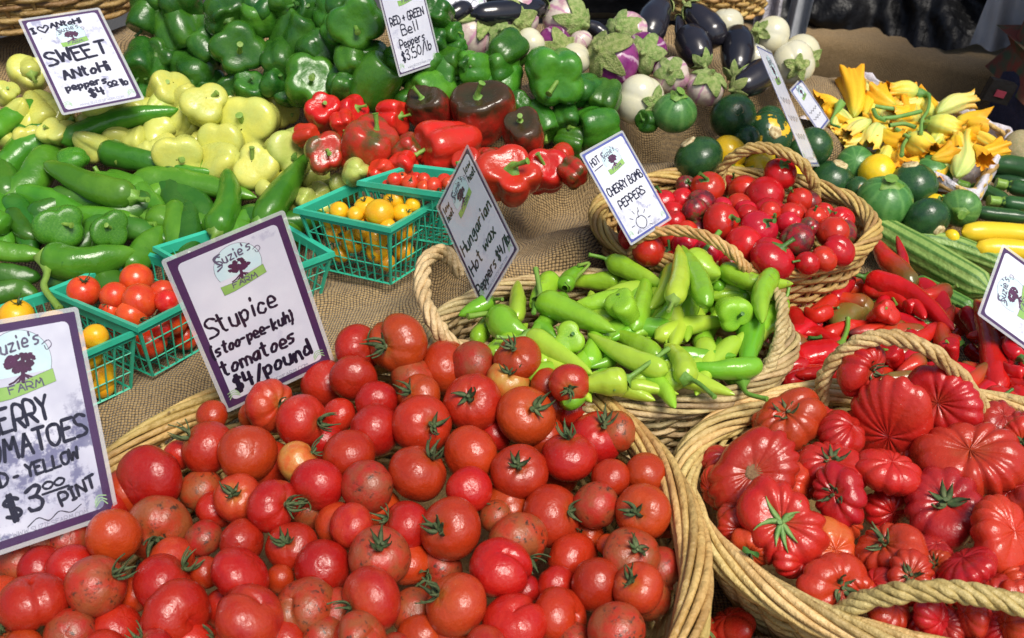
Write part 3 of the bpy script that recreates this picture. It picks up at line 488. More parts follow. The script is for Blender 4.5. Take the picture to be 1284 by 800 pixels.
def orient(n, spin):
    z = Vector(n).normalized(); return z.to_track_quat('Z', 'Y').to_matrix().to_4x4() @ Matrix.Rotation(spin, 4, 'Z')
def build_ball(pile, m):
    (px, py, r), = m['d']; k = K[m['kind']]; p, t = pile.pl.hit(px, py, m['drop']); R = r * t / F; _cnt[0] += 1; rr = random.Random(_cnt[0] * 7 + int(px))
    d = ray(px, py); v = -d / np.linalg.norm(d); rt = np.cross(d, [0, 0, 1.0]); rt /= np.linalg.norm(rt); up = np.cross(rt, d); up /= np.linalg.norm(up)
    if m['dir'] is None: n = -v * rr.uniform(.4, 1) + rt * rr.uniform(-1, 1) + up * rr.uniform(-1, .5)
    else:
        dx, dy = m['dir']; L = math.hypot(dx, dy); 
        if L > .97: dx, dy = dx / L * .97, dy / L * .97
        n = rt * dx - up * dy + v * math.sqrt(max(0, 1 - dx * dx - dy * dy))
    me = rr.choice(U[k['ms']])
    if not me.materials: me.materials.append(M[k['m']])
    key = (me.name, k['m'])
    if me.materials[0] != M[k['m']]:
        if key not in MCACHE: c = me.copy(); c.materials.clear(); c.materials.append(M[k['m']]); MCACHE[key] = c
        me = MCACHE[key]
    f = m['k'] ** (2 / 3.); g = m['k'] ** (-1 / 3.)
    Mx = Matrix.Translation(Vector(p)) @ orient(n, rr.uniform(0, 6.28)) @ Matrix.Diagonal((R * g, R * g * rr.uniform(.96, 1.04), R * f, 1))
    o = link(k['name'], me, None, Mx); m['o'] = o
    if m['dir'] is not None and k['child']:
        cn, ms, cm = k['child']; cme = rr.choice(U[ms])
        if not cme.materials: cme.materials.append(M[cm])
        elif cme.materials[0] != M[cm]:
            kk = (cme.name, cm)
            if kk not in MCACHE: c = cme.copy(); c.materials.clear(); c.materials.append(M[cm]); MCACHE[kk] = c
            cme = MCACHE[kk]
        link(cn, cme, o, Matrix.Identity(4))
MCACHE = {}
def build_tube(pile, m):
    prof, mt, smt, ribs, amp, name, cat = TK[m['kind']]; rg = np.random.default_rng(int(abs(m["P"][0][0] * 13 + m["P"][0][1]))); n = 22
    Pp = crs(m['P'], n); pts = []; ts = []
    for x, y in Pp: p, t = pile.pl.hit(x, y, m['drop']); pts.append(p); ts.append(t)
    pts = np.array(pts); pts[:, 2] += np.linspace(0, 1, n) * rg.uniform(-.008, .004); c = pts.mean(0); tm = float(np.mean(ts)); R = m['w'] / 2 * tm / F; u = np.linspace(0, 1, n)
    pr = PROF[prof]; rad = R * np.interp(u, *pr); o1, o2, o3 = rg.uniform(0, 6, 3); blossom = name == 'squash_blossom'
    def mod(p, v):
        q = 1 + (amp * (np.cos(ribs * (p + .25 * np.sin(v * 4 + o2)) + o1)) * (np.sin(np.clip(v, 0, 1) * PI) ** .5) if ribs else 0)
        if ribs == 9: q = 1 + .11 * (np.abs(np.cos(5.5 * p + .3 * v)) ** .6 - .6)
        if name in ('wax_pepper', 'long_pepper', 'long_red_pepper', 'sweet_pepper'): q = q * (1 + .05 * np.sin(7 * v + o3 + np.cos(p + o1)) + .03 * np.sin(17 * v + o2) * np.cos(p + o3) + .025 * np.sin(29 * v + o1) * np.cos(2 * p))
        else: q = q * (1 + .02 * np.sin(6 * v + o3) * np.cos(p + o1))
        return q
    ns = 55 if ribs == 9 else 20
    if blossom:
        flare = m['kind'] == 'BO'; rad = R * np.interp(u, [0, .1, .25, .45, .65, .8, .92, 1], [.22, .5, .85, 1.05, 1.0, .82, .8, .95] if not flare else [.2, .38, .6, .85, 1.05, 1.2, 1.3, 1.35])
        def mod(p, v):
            q = 1 + .10 * (np.abs(np.cos(2.5 * p + o1)) - .5) * (1 + 1.2 * v); rag = np.clip((v - .72) / .28, 0, 1)
            return q * (1 + rag * (.16 * np.sin(5 * p + o2) + .16 * np.sin(9 * p + o3) + .09 * np.sin(17 * p)))
        ns = 44; t_, N_, B_ = frames(pts)
    if not m['S'] and not blossom and m['kind'] not in ('Z', 'ZY', 'Q', 'QD', 'E') and rg.random() < (.25 if m['low'] else .55):
        q = np.array(m['P'][0]) - np.array(Pp[2]); q = q / (np.linalg.norm(q) + 1e-9); w_ = m['w'] * rg.uniform(.3, .75); e = q + rg.normal(0, .35, 2); m['S'] = [tuple(np.array(m['P'][0]) + q * w_ * .5), tuple(np.array(m['P'][0]) + q * w_ * .5 + e * w_ * .6)]
    if not m['S']: rad = rad.copy(); rad[0] *= .08
    G = tube(pts - c, rad, ns, mod)
    if blossom:                              # lobed, crumpled petal tips
        ph = np.linspace(0, 2 * PI, ns, endpoint=False)
        for i in range(n):
            a = max(0, (u[i] - .6) / .4); sh = (np.abs(np.cos(2.5 * ph + o1)) ** 1.0 * .30 - .15 + .08 * np.sin(9 * ph + o2)) * R * .9 * a; G[i] += t_[i][None] * sh[:, None]
    mb = MB().grid(G); o = link(name, mb.mesh(name, M[mt]), None, Matrix.Translation(Vector(c))); m['o'] = o
    if m['S']:
        S = [m['P'][0]] + m['S']; L = len(S); pp = []
        ax = pts[0] - pts[1]; ax /= np.linalg.norm(ax); pp.append(pts[0] - ax * R * .15)
        for i, (x, y) in enumerate(S[1:], 1): p, _ = pile.pl.hit(x, y, m['drop'] - (.006 * i if len(S) > 2 else .004)); pp.append(p)
        cu = crs(pp, 14); w = np.linspace(0, 1, 14)
        th = {'E': .22, 'B': .16, 'BO': .14, 'BP': .16, 'Z': .62, 'ZY': .5}.get(m['kind'], .17); fl = {'Z': .75, 'ZY': .7}.get(m['kind'], .62)
        rr = R * np.interp(w, [0, .06, .15, .28, .9, 1], [fl, fl * .92, fl * .55, th, th * .95, th * 1.15]); mm = MB().grid(tube(cu - c, rr, 10, lambda p, v: 1 + .12 * np.cos(5 * p)))
        e = cu[-1] - cu[-2]; e /= np.linalg.norm(e); mm.grid(tube([cu[-1] - c, cu[-1] - c + e * R * .03], [rr[-1], .0004], 10)); link('stem', mm.mesh('stem', M[smt if smt != 'egg_cap' else 'egg_cap']), o, Matrix.Identity(4))
    if m['kind'] == 'E':                     # ragged calyx lying over the stem end
        me = U['ecap'][0] if 'ecap' in U else None
        if me is None: U['ecap'] = [egg_cap(201, 1.25, 5, rs=1.0)]; me = U['ecap'][0]; me.materials.append(M['egg_cap'])
        ax = pts[0] - pts[2]; q = orient(ax, rg.uniform(0, 6)); link('calyx', me, o, Matrix.Translation(Vector(pts[0] - ax / np.linalg.norm(ax) * R * .62 - c)) @ q @ Matrix.Scale(R * .80, 4))
    if m['kind'] in ('B', 'BP') and not m['S']:
        pass
ORD = ['first', 'second', 'third', 'fourth', 'fifth', 'sixth', 'seventh', 'eighth', 'ninth', 'tenth', 'eleventh', 'twelfth', 'thirteenth', 'fourteenth', 'fifteenth', 'sixteenth', 'seventeenth', 'eighteenth', 'nineteenth', 'twentieth']
def autolook(m, rmed):
    if m['look']: return m['look']
    r = m['d'][0][2]; w = []
    if r > rmed * 1.15: w.append('large')
    elif r < rmed * .85: w.append('small')
    base = {'t': 'red', 'to': 'orange-red', 'tb': 'brown-scarred', 'tg': 'half-ripe tan', 'tc': 'red cleft', 'tco': 'orange-red cleft', 'tr': 'ribbed orange-red', 'tcb': 'scarred cleft', 'h': 'red', 'hs': 'red', 'ho': 'orange', 'hd': 'dark red', 'hc': 'red',
            'c': 'red', 'cb': 'dark purplish', 'k': 'red', 'ky': 'yellow', 'b': 'green', 'bd': 'dark green', 'y': 'pale yellow', 'yg': 'pale green', 'r': 'red'}.get(m['kind'], ''); 
    if base: w.append(base)
    return ' '.join(w)
def faces_of(m):
    if m['t'] != 'ball': return ''
    if m['dir'] is None: return 'no stem showing' if m['kind'] not in ('ew',) else ''
    dx, dy = m['dir']; st = 'calyx' if K[m['kind']]['child'] and K[m['kind']]['child'][0] == 'calyx' else ('scar' if K[m['kind']]['child'] and K[m['kind']]['child'][0] == 'stem_scar' else 'stem')
    if math.hypot(dx, dy) < .35: return st + ' facing out'
    if abs(dx) > abs(dy): return st + (' right' if dx > 0 else ' left')
    return st + (' up' if dy < 0 else ' down')
def autolabel(s):
    me = sorted(m['d'][0][2] for m in s.it)[len(s.it) // 2]; X = [m['d'][len(m['d']) // 2][0] for m in s.it]; Y = [m['d'][len(m['d']) // 2][1] for m in s.it]
    sx, sy = sorted(X), sorted(Y); n = len(X); big = n > 14
    def zone(x, y):
        if not big: return ''
        a = 'back' if y < sy[n // 3] else ('front' if y >= sy[2 * n // 3] else 'middle'); b = 'left' if x < sx[n // 3] else ('right' if x >= sx[2 * n // 3] else 'centre'); return (a + ' ' + b) if (a, b) != ('middle', 'centre') else 'centre'
    D = {}
    for m, x, y in zip(s.it, X, Y):
        if m['look'].startswith('='): m['o']['label'] = m['look'][1:].strip(); continue
        lk = autolook(m, me); fc = '' if m['look'] else faces_of(m); z = zone(x, y); D.setdefault((lk, fc, z, m['noun']), []).append((x, m))
    for (lk, fc, z, noun), L in D.items():
        L.sort(key=lambda q: q[0])
        for i, (x, m) in enumerate(L):
            od = '' if len(L) == 1 else (('left one' if i == 0 else 'right one') if len(L) == 2 else ORD[i] + ' from left')
            t = ' '.join(q for q in (lk, noun) if q); bits = [t] + ([fc] if fc else []) + ([od] if od else []) + [(z + ' of ' + s.place) if z else 'in ' + s.place]
            m['o']['label'] = ', '.join(bits)
# ------------------------------------------------------------------ the setting: ground, table, burlap
def struct(name, me, M=None): return link(name, me, None, M, kind='structure')
g = MB(); xs = np.linspace(-60, 60, 25); g.grid(np.array([[(x, y, 0.0) for x in xs] for y in np.linspace(-60, 120, 25)]), closed=False)
struct('ground', g.mesh('ground', M['asphalt']))
tb = empty('stall_table', (0, 1.2, 0), label='long wooden stall table hidden under the burlap display', category='table')
link('table_top', MB().box((0, 0, T - .04), (2.9, 1.72, .04)).mesh('table_top', M['wood'], False), tb)
for x in (-1.35, 1.35):
    for y in (-.75, .75): link('leg', MB().box((x, y, (T - .06) / 2), (.06, .06, T - .06)).mesh('leg', M['wood'], False), tb)
# burlap draped over hidden risers: control points (px, py, height)
CP = [(200, 540, .045), (140, 575, .03), (300, 500, .05), (60, 640, .02), (420, 425, .095), (500, 372, .115), (450, 400, .105), (395, 350, .115), (300, 430, .07), (250, 470, .06), (330, 330, .10), (180, 490, .05), (560, 400, .04),
      (620, 335, .09), (700, 332, .07), (745, 322, .06), (650, 300, .17), (720, 300, .13), (640, 264, .225), (700, 250, .225), (738, 240, .21), (750, 262, .14), (752, 300, .06), (600, 240, .21), (560, 260, .13), (520, 330, .12),
      (790, 190, .215), (850, 178, .205), (900, 178, .185), (960, 165, .15), (1010, 100, .19), (985, 140, .17), (1040, 118, .14), (1060, 100, .06), (850, 215, .15), (800, 225, .14), (840, 240, .08), (950, 200, .08), (1000, 190, .05), (930, 150, .18),
      (900, 260, .01), (1000, 280, .01), (1050, 330, .005), (1200, 400, .0), (1250, 330, .0), (1150, 260, .0), (1220, 180, .0), (1100, 150, .0), (1130, 210, .0), (1280, 240, .0), (1080, 90, .03),
      (30, 380, .07), (120, 330, .08), (250, 290, .12), (60, 250, .12), (350, 270, .12), (300, 200, .15), (150, 180, .16), (420, 240, .13), (50, 110, .22), (200, 110, .22), (100, 60, .28), (160, 45, .30), (20, 60, .28), (330, 80, .24),
      (450, 150, .20), (600, 160, .21), (550, 90, .24), (700, 120, .21), (650, 40, .25), (800, 60, .25), (850, 20, .25), (500, 20, .27), (330, 10, .28), (940, 80, .20), (960, 30, .22), (720, 170, .20),
      (430, 700, 0), (100, 700, 0), (700, 640, 0), (600, 520, 0), (700, 480, 0), (800, 430, 0), (900, 420, 0), (870, 720, 0), (1000, 600, 0), (1200, 600, 0), (1100, 700, 0), (500, 560, 0), (900, 340, 0), (820, 360, .02), (650, 400, .02), (-100, 700, 0), (-150, 500, .05), (-150, 300, .1), (-100, 100, .22)]
CW = np.array([at(*c) - np.array([0, 0, T]) for c in CP]); CW[:, 2] = [c[2] for c in CP]
def cloth_z(X, Y):
    X = np.asarray(X, float); Y = np.asarray(Y, float); d2 = (X[..., None] - CW[:, 0]) ** 2 + (Y[..., None] - CW[:, 1]) ** 2 ; w = np.exp(-d2 / (2 * .036 ** 2)) + 2e-5 / (d2 + .01); z = (w * CW[:, 2]).sum(-1) / w.sum(-1)
    z = z + np.clip(z, 0, .03) / .03 * (.0045 * np.sin(38 * X + 9 * np.sin(7 * Y)) * np.sin(21 * Y + 4 * X) + .003 * np.sin(90 * X + 30 * Y + 5 * np.sin(13 * X)) * (.5 + .5 * np.sin(17 * Y + 8 * X)))
    cr = np.exp(-((np.sin(9 * X + 5 * Y + 1.2 * np.sin(6 * Y))) / .10) ** 2) * .006 + np.exp(-((np.sin(7 * Y - 11 * X + 1.5 * np.sin(5 * X))) / .07) ** 2) * .004
    return z + cr * np.clip(z, 0, .05) / .05 + .004
BK = [(-.17, .74, .33, .33, 0), (.128, 1.105, .235, .145, .04), (.335, 1.37, .195, .14, 0), (.49, .812, .28, .185, -.15)]
xs = np.linspace(-1.42, 1.42, 300); ys = np.linspace(.36, 2.03, 220); XX, YY = np.meshgrid(xs, ys); ZZ = cloth_z(XX, YY)
for _ in range(4): ZZ[1:-1, 1:-1] = (ZZ[1:-1, 1:-1] * 4 + ZZ[:-2, 1:-1] + ZZ[2:, 1:-1] + ZZ[1:-1, :-2] + ZZ[1:-1, 2:]) / 8
for bx, by, ba, bb, br in BK:
    dx, dy = XX - bx, YY - by; e = np.sqrt(((dx * math.cos(br) + dy * math.sin(br)) / ba) ** 2 + ((-dx * math.sin(br) + dy * math.cos(br)) / bb) ** 2); k = np.clip((e - .86) / .16, 0, 1); k = k * k * (3 - 2 * k); ZZ = ZZ * k + .002 * (1 - k)
P3 = np.stack([XX, YY, ZZ + T], -1); front = P3[0:1].copy(); front = np.concatenate([front + np.array([0, -.02 - .01 * i, -.1 * i]) for i in (6, 5, 4, 3, 2, 1)]); P3 = np.concatenate([front, P3])
me = MB().grid(P3, closed=False).mesh('burlap_cloth', M['burlap'])
du = np.concatenate([np.zeros((P3.shape[0], 1)), np.cumsum(np.sqrt((np.diff(P3, axis=1) ** 2).sum(-1)), 1)], 1) * .35 + P3[..., 0] * .65; dv = np.concatenate([np.zeros((1, P3.shape[1])), np.cumsum(np.sqrt((np.diff(P3, axis=0) ** 2).sum(-1)), 0)], 0)
li = np.zeros(len(me.loops), dtype=np.int32); me.loops.foreach_get('vertex_index', li); me.uv_layers[0].data.foreach_set('uv', np.stack([du.ravel()[li], dv.ravel()[li]], -1).astype(np.float32).ravel())
link('burlap_cloth', me, None, None, label='tan burlap cloth draped over the stepped produce stall', category='cloth')

# ------------------------------------------------------------------ wicker baskets
def strand(core, ro, rs, turns, phase, n, ns=6, closed=True, wob=0.0, seed=0):
    a = np.linspace(0, 1, n, endpoint=not closed); t, N, B = frames(core, closed); ang = 2 * PI * turns * a + phase; rg = np.random.default_rng(abs(seed)); w = wob * np.sin(a * 2 * PI * rg.integers(5, 11) + rg.uniform(0, 6))
    if closed: N = np.tile([0, 0, 1.0], (n, 1)); B = np.cross(t, N); B /= np.linalg.norm(B, axis=1)[:, None]
    P = core + N * ((ro + w) * np.cos(ang))[:, None] + B * ((ro + w) * np.sin(ang))[:, None]
    r = rs * (1 + .12 * np.sin(a * 2 * PI * rg.integers(9, 17) + rg.uniform(0, 6))); return tube(P, r, ns, closed=closed)
def basket(loc, rx, ry, rot, zr, gx, gy, height, taper, label, mats, nst=36, rim=(8, .012, .0044, 5), handles=(), wr=.0042, sp=.0082, arch=None, zb=.004, name='wicker_basket', cat='basket'):
    cx, cy = loc; base = T + zb; root = empty(name, (cx, cy, base), label=label, category=cat); c, s = math.cos(rot), math.sin(rot); O = np.array([cx, cy, base])
    def pt(a, sc=1.0, dz=0.0):
        x, y = rx * sc * np.cos(a), ry * sc * np.sin(a); X, Y = x * c - y * s, x * s + y * c; return np.stack([X, Y, (zr - zb + gx * X + gy * Y) + dz], -1)
    n = 220; a = np.linspace(0, 2 * PI, n, endpoint=False); core = pt(a); k = rim[0]
    for i in range(k):
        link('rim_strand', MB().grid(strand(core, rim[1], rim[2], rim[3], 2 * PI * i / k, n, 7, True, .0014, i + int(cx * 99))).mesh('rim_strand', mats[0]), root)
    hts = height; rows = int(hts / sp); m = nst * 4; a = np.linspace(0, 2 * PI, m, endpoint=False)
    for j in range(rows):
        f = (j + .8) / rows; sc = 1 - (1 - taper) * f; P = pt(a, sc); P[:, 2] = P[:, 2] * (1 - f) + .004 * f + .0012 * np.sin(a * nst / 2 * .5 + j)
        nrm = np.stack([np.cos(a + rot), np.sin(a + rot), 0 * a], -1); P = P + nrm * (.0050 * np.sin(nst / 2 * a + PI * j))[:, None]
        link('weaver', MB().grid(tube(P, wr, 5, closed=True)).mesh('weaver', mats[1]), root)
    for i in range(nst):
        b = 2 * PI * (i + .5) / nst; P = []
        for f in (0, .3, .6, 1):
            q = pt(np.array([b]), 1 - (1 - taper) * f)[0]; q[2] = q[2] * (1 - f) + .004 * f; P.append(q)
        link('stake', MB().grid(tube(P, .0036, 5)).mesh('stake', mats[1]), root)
    q = pt(a, taper); q[:, 2] = .004; mid = q * np.array([.02, .02, 1]); link('base', MB().grid(np.stack([q, (q + mid) / 2, mid])).mesh('base', mats[1]), root)
    for H in handles:                        # twisted rope handle along points (px, py) standing over the rim
        pts = np.array(H['pts']) - O; core = crs(pts, 90); hm = MB(); kk = H.get('k', 3) + 1; ln = np.linalg.norm(np.diff(core, axis=0), axis=1).sum()
        for i in range(kk): hm.grid(strand(core, H.get('ro', .0062) * .86, H.get('r', .0056) * .84, ln / H.get('pitch', .055), 2 * PI * i / kk, 90, 7, False, .0012, i + 5))
        link('handle', hm.mesh('handle', H.get('m', mats[0])), root)
    return root
def arch_px(pts, A, B): return [at_wall(x, y, A, B) for x, y in pts]
W = M['wicker']
h = arch_px
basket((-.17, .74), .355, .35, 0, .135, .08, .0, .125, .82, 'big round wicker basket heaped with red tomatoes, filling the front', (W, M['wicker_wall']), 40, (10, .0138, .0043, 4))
A1, B1 = at(575, 345, .17), at(590, 455, .16)
basket((.128, 1.105), .238, .150, .04, .155, 0, 0, .15, .88, 'oval wicker basket full of lime green peppers', (M['wicker_grey'], M['wicker_grey']), 34, (8, .0095, .0036, 5), handles=[
    dict(pts=[at(578, 342, .165), at(556, 316, .20), at(533, 330, .22), at(531, 370, .215), at(548, 410, .20), at(575, 440, .165)], r=.0052, ro=.0078, pitch=.10, k=4),
    dict(pts=[at(950, 372, .16), at(965, 365, .19), at(980, 378, .205), at(980, 415, .20), at(968, 450, .175), at(950, 480, .15)], r=.0042, ro=.0062, pitch=.055, k=4)])
basket((.335, 1.37), .207, .150, .0, .185, 0, 0, .17, .80, 'wicker basket of red cherry bomb peppers behind the lime pepper basket', (M['wicker'], M['wicker']), 32, (8, .0095, .0036, 5), handles=[
    dict(pts=[at(904, 236, .19), at(906, 212, .225), at(930, 190, .26), at(965, 186, .27), at(1000, 200, .26), at(1020, 228, .225), at(1022, 250, .19)], r=.0042, ro=.0062, pitch=.07, k=4),
    dict(pts=[at(792, 322, .185), at(800, 302, .215), at(830, 290, .235), at(870, 292, .24), at(910, 310, .235), at(934, 335, .215), at(938, 356, .185)], r=.0038, ro=.0056, pitch=.06, k=4)])
basket((.49, .812), .300, .205, -.15, .135, 0, 0, .135, .80, 'wicker basket of ribbed heirloom tomatoes at the right front', (M['wicker_yellow'], M['wicker_yellow']), 36, (10, .0135, .0041, 4), handles=[
    dict(pts=[at(1030, 505, .14), at(1034, 472, .18), at(1062, 438, .22), at(1110, 423, .24), at(1160, 436, .235), at(1205, 474, .20), at(1236, 518, .145)], r=.0046, ro=.0070, pitch=.085, k=4),
    dict(pts=[at(1045, 775, .135), at(1085, 752, .165), at(1140, 742, .19), at(1200, 742, .20), at(1260, 754, .20), at(1330, 775, .19), at(1390, 815, .14)], r=.0050, ro=.0074, pitch=.08, k=4)])
basket((-.93, 2.03), .33, .33, 0, .55, 0, 0, .22, .83, 'dark brown wicker basket cut off at the top left corner', (M['wicker_dark'], M['wicker_dark']), 40, (5, .012, .006, 6), zb=.33, wr=.0055, sp=.011)
basket((.425, 2.19), .115, .12, 0, .52, 0, 0, .26, .92, 'brown wicker basket behind the dark eggplants', (M['wicker_dark'], M['wicker']), 30, (5, .012, .005, 6), zb=.24, wr=.005, sp=.010)
# squash-blossom tray: rectangular, lined with a thin white plastic sheet
def tray():
    Cn = [at(1003, 155, .115), at(1078, 96, .115), at(1268, 166, .115), at(1222, 250, .105)]; c = sum(Cn) / 4; root = empty('blossom_basket', (c[0], c[1], T + .004), label='rectangular wicker tray lined with white plastic holding squash blossoms', category='basket'); O = np.array([c[0], c[1], T + .004]); Q = [p - O for p in Cn]
    def ring(sc, z, n=14, off=0.0):
        P = []
        for i in range(4):
            a, b = Q[i], Q[(i + 1) % 4]
            for k in range(n): f = (k + .5) / n; q = a + (b - a) * f; P.append([q[0] * sc, q[1] * sc, z if z is not None else q[2]])
        return np.array(P)
    for j in range(13):
        z = .006 + j * .0078; P = ring(.80 + .2 * j / 13, z); nm = P * [1, 1, 0]; nm /= np.linalg.norm(nm, axis=1)[:, None]; s = np.array([(-1) ** (k + j) for k in range(len(P))]) * .003; link('weaver', MB().grid(tube(P + nm * s[:, None], .005, 5, closed=True)).mesh('weaver', M['wicker']), root)
    for k, p in enumerate(ring(1.0, .106)):
        if k % 2 == 0: link('stake', MB().grid(tube([p * [.80, .80, 0] + [0, 0, .004], p * [.9, .9, 0] + [0, 0, .05], p], .0036, 5)).mesh('stake', M['wicker']), root)
    for i in range(3): link('rim_strand', MB().grid(strand(ring(1.0, .107), .006, .005, 6, 2 * PI * i / 3, 56, 6)).mesh('rim_strand', M['wicker']), root)
    rg = np.random.default_rng(4); R = ring(1, .108, 30); n = len(R); G = []
    for s, z, am in ((1.045, .090, .006), (1.04, .108, .005), (1.025, .118, .004), (1.0, .121, .004), (.965, .113, .005), (.94, .085, .006), (.87, .045, .006), (.5, .04, .003), (.02, .04, 0)):
        ph = np.arange(n) / n * 2 * PI; w = am * (np.sin(ph * 11 + s * 9) + .7 * np.sin(ph * 23 + s * 20) + rg.normal(0, .5, n)); G.append(np.stack([R[:, 0] * (s + w * .8), R[:, 1] * (s + w * .8), z + w * .8 + 0 * ph], -1))
    link('plastic_liner', MB().grid(np.array(G)).mesh('plastic_liner', M['white_bag']), root); link('base', MB().grid(np.stack([ring(.8, .003), ring(.01, .003)])).mesh('base', M['wicker']), root)
    return root
tray()

# ------------------------------------------------------------------ green plastic pint baskets
def pint(C4, zr, h, label, taper=.80, nb=9):
    Q = [at(x, y, zr) for x, y in C4]; c = sum(Q) / 4; O = np.array([c[0], c[1], c[2] - h]); root = empty('berry_basket', O, label=label, category='berry basket', group='green plastic berry baskets'); q = [p - O for p in Q]; b = [np.array([p[0] * taper, p[1] * taper, .003]) for p in q]; g = M['green_plastic']
    m = MB()
    for i in range(4):                       # rolled rim: a flat lip with a turned-down edge
        a, d = q[i], q[(i + 1) % 4]; n = np.cross(d - a, [0, 0, 1]); n /= np.linalg.norm(n)
        prof = [(-.0012, -.012), (-.0012, .002), (.0052, .0035), (.006, -.004), (.0045, -.004), (.0040, .0006), (.0010, .0), (.0012, -.012)]
        if np.dot(n, a) < 0: n = -n
        e1 = (a * [1, 1, 0]) / np.linalg.norm(a[:2]); e2 = (d * [1, 1, 0]) / np.linalg.norm(d[:2]); G = []
        for (pp, e) in ((a, e1), (d, e2)):
            k = 1 / max(.5, np.dot(e, n)); G.append([pp + e * (u * k) + np.array([0, 0, v]) for u, v in prof])
        m.grid(np.array(G))
    link('rim', m.mesh('rim', g, False), root)
    for i in range(4):
        a, d, a2, d2 = q[i], q[(i + 1) % 4], b[i], b[(i + 1) % 4]; link('corner_post', MB().grid(tube([a - [0, 0, .006], a2], [.0034, .0022], 4)).mesh('corner_post', g, False), root)
        for k in range(1, nb):
            f = k / nb; p0, p1 = a + (d - a) * f, a2 + (d2 - a2) * f; link('bar', MB().grid(tube([p0 - [0, 0, .004], p1], .00125, 4)).mesh('bar', g, False), root)
        for f in (.36, .70): u, v = a + (a2 - a) * f, d + (d2 - d) * f; link('hoop', MB().grid(tube([u, v], .0011, 4)).mesh('hoop', g, False), root)
        link('base_edge', MB().grid(tube([a2, d2], .0019, 4)).mesh('base_edge', g, False), root)
        for k in range(1, 5): f = k / 5; link('floor_bar', MB().grid(tube([a2 + (d2 - a2) * f, (b[(i + 3) % 4] + (b[(i + 2) % 4] - b[(i + 3) % 4]) * f)], .0012, 4)).mesh('floor_bar', g, False), root) if i in (0, 1) else None
    return dict(q=Q, b=[p + O for p in b], z=c[2] - T, h=h)
PT = [pint([(377, 263), (450, 230), (556, 246), (488, 286)], .235, .105, 'green plastic berry basket of yellow cherry tomatoes, fully in view'),
      pint([(66, 365), (179, 319), (285, 352), (173, 410)], .165, .10, 'green plastic berry basket of red cherry tomatoes left of the tallest price card'),
      pint([(-40, 400), (62, 368), (166, 416), (50, 466)], .155, .10, 'green plastic berry basket of yellow cherry tomatoes half behind the corner price card'),
      pint([(199, 312), (332, 270), (413, 318), (290, 364)], .185, .085, 'green plastic berry basket mostly hidden behind the tallest price card'),
      pint([(457, 229), (516, 210), (620, 222), (566, 244)], .265, .09, 'green plastic berry basket of tiny red tomatoes touching the red bell peppers')]
def inq(p, Q, ins):                         # is p inside quad Q by the margin ins
    s = None
    for i in range(4):
        a, b = Q[i][:2], Q[(i + 1) % 4][:2]; e = b - a; n = np.array([-e[1], e[0]]) / np.linalg.norm(e); v = np.dot(p[:2] - a, n); c = (sum(Q) / 4)[:2]; sg = np.sign(np.dot(c - a, n))
        if v * sg < ins: return False
    return True
def pint_fill(k, kind, txt, crop, what, place):
    pt = PT[k]; out = []
    for ln in txt.strip().split(';'):
        f = ln.split(); px, py, q = cpt(crop, float(f[0]), float(f[1])); r = float(f[2]) * q; z = pt['z'] + .004
        while z > pt['z'] - pt['h'] + .012:
            p = at(px, py, z); t = (p - CAM) @ FW; R = r * t / F; fz = (pt['z'] - z) / pt['h']; Q = [a * (1 - fz) + b * fz for a, b in zip(pt['q'], pt['b'])]
            if inq(p, Q, R * .9): break
            z -= .004
        else: continue
        d = None if len(f) < 5 else (float(f[3]), float(f[4])); out.append((px, py, r, z, d))
    P = Pile(Plane((600, 300, .2), (300, 300, .2), (500, 400, .2)), place, what + ' in berry baskets')
    for px, py, r, z, d in out:
        hit, t = P.pl.hit(px, py, 0); P.it.append(dict(t='ball', d=[(px, py, r)], dir=d, k=1, kind=kind, key=0, drop=.2 - z, look='', noun='cherry tomato', low=False))
    P.build()

# ------------------------------------------------------------------ hand-lettered price cards
GL = {'A': '02 39 62;15 55', 'B': '02 09 49 57 46 06;46 64 52 02', 'C': '68 49 19 06 04 22 42 63', 'D': '02 09 39 67 64 32 02', 'E': '69 09 02 62;06 46', 'G': '68 49 19 06 04 22 52 65 35', 'H': '09 02;69 62;06 66', 'I': '19 59;39 32;12 52',
 'M': '02 19 35 59 62', 'N': '02 09 62 69', 'O': '39 08 04 32 64 68 39', 'P': '02 09 49 67 55 05', 'R': '02 09 49 67 55 05;25 62', 'S': '68 39 08 16 45 63 42 02', 'T': '09 69;39 32', 'U': '09 04 22 42 64 69', 'W': '09 12 37 52 69', 'Y': '09 36 69;36 32', 'L': '09 02 62', 'F': '69 09 02;06 46', 'Z': '09 69 02 62',
 'a': '56 26 04 22 44 56 52', 'b': '09 02;05 36 55 43 22 03', 'c': '55 36 15 03 22 42 53', 'd': '59 52;54 36 15 03 22 43 54', 'e': '04 54 46 16 03 22 52', 'g': '56 26 04 23 45 56 51 20 01', 'h': '09 02;04 26 46 52', 'i': '26 22;28 29', 'k': '09 02;46 04 42', 'l': '29 22', 'm': '06 02;05 16 35 32;35 46 65 62',
 'n': '06 02;04 26 46 52', 'o': '36 15 03 22 43 55 36', 'p': '06 00;05 36 55 43 22 03', 'r': '06 02;04 26 46', 's': '56 26 05 34 43 22 02', 't': '29 23 32 42;07 47', 'u': '06 03 22 42 55;56 52', 'w': '06 12 35 52 66', 'x': '06 52;56 02', 'z': '06 56 02 52', 'j': '36 31 10', 'v': '06 32 66',
 '0': '39 07 04 32 64 67 39', '3': '08 39 58 36 16;36 54 42 12 03', '4': '09 05 55;48 42', '5': '59 09 06 46 64 42 02', '$': '57 38 07 35 53 32 03;29 21;39 31', '/': '01 69', '(': '39 17 13 30', ')': '09 27 23 00', '-': '05 45', '.': '22 23', '&': '05 55;37 33', "'": '29 27', '~': '32 06 18 37 58 66 32', ' ': ''}
SM = set('BCDGOPRSUacdeghmnopqrsu0359$()~bj')
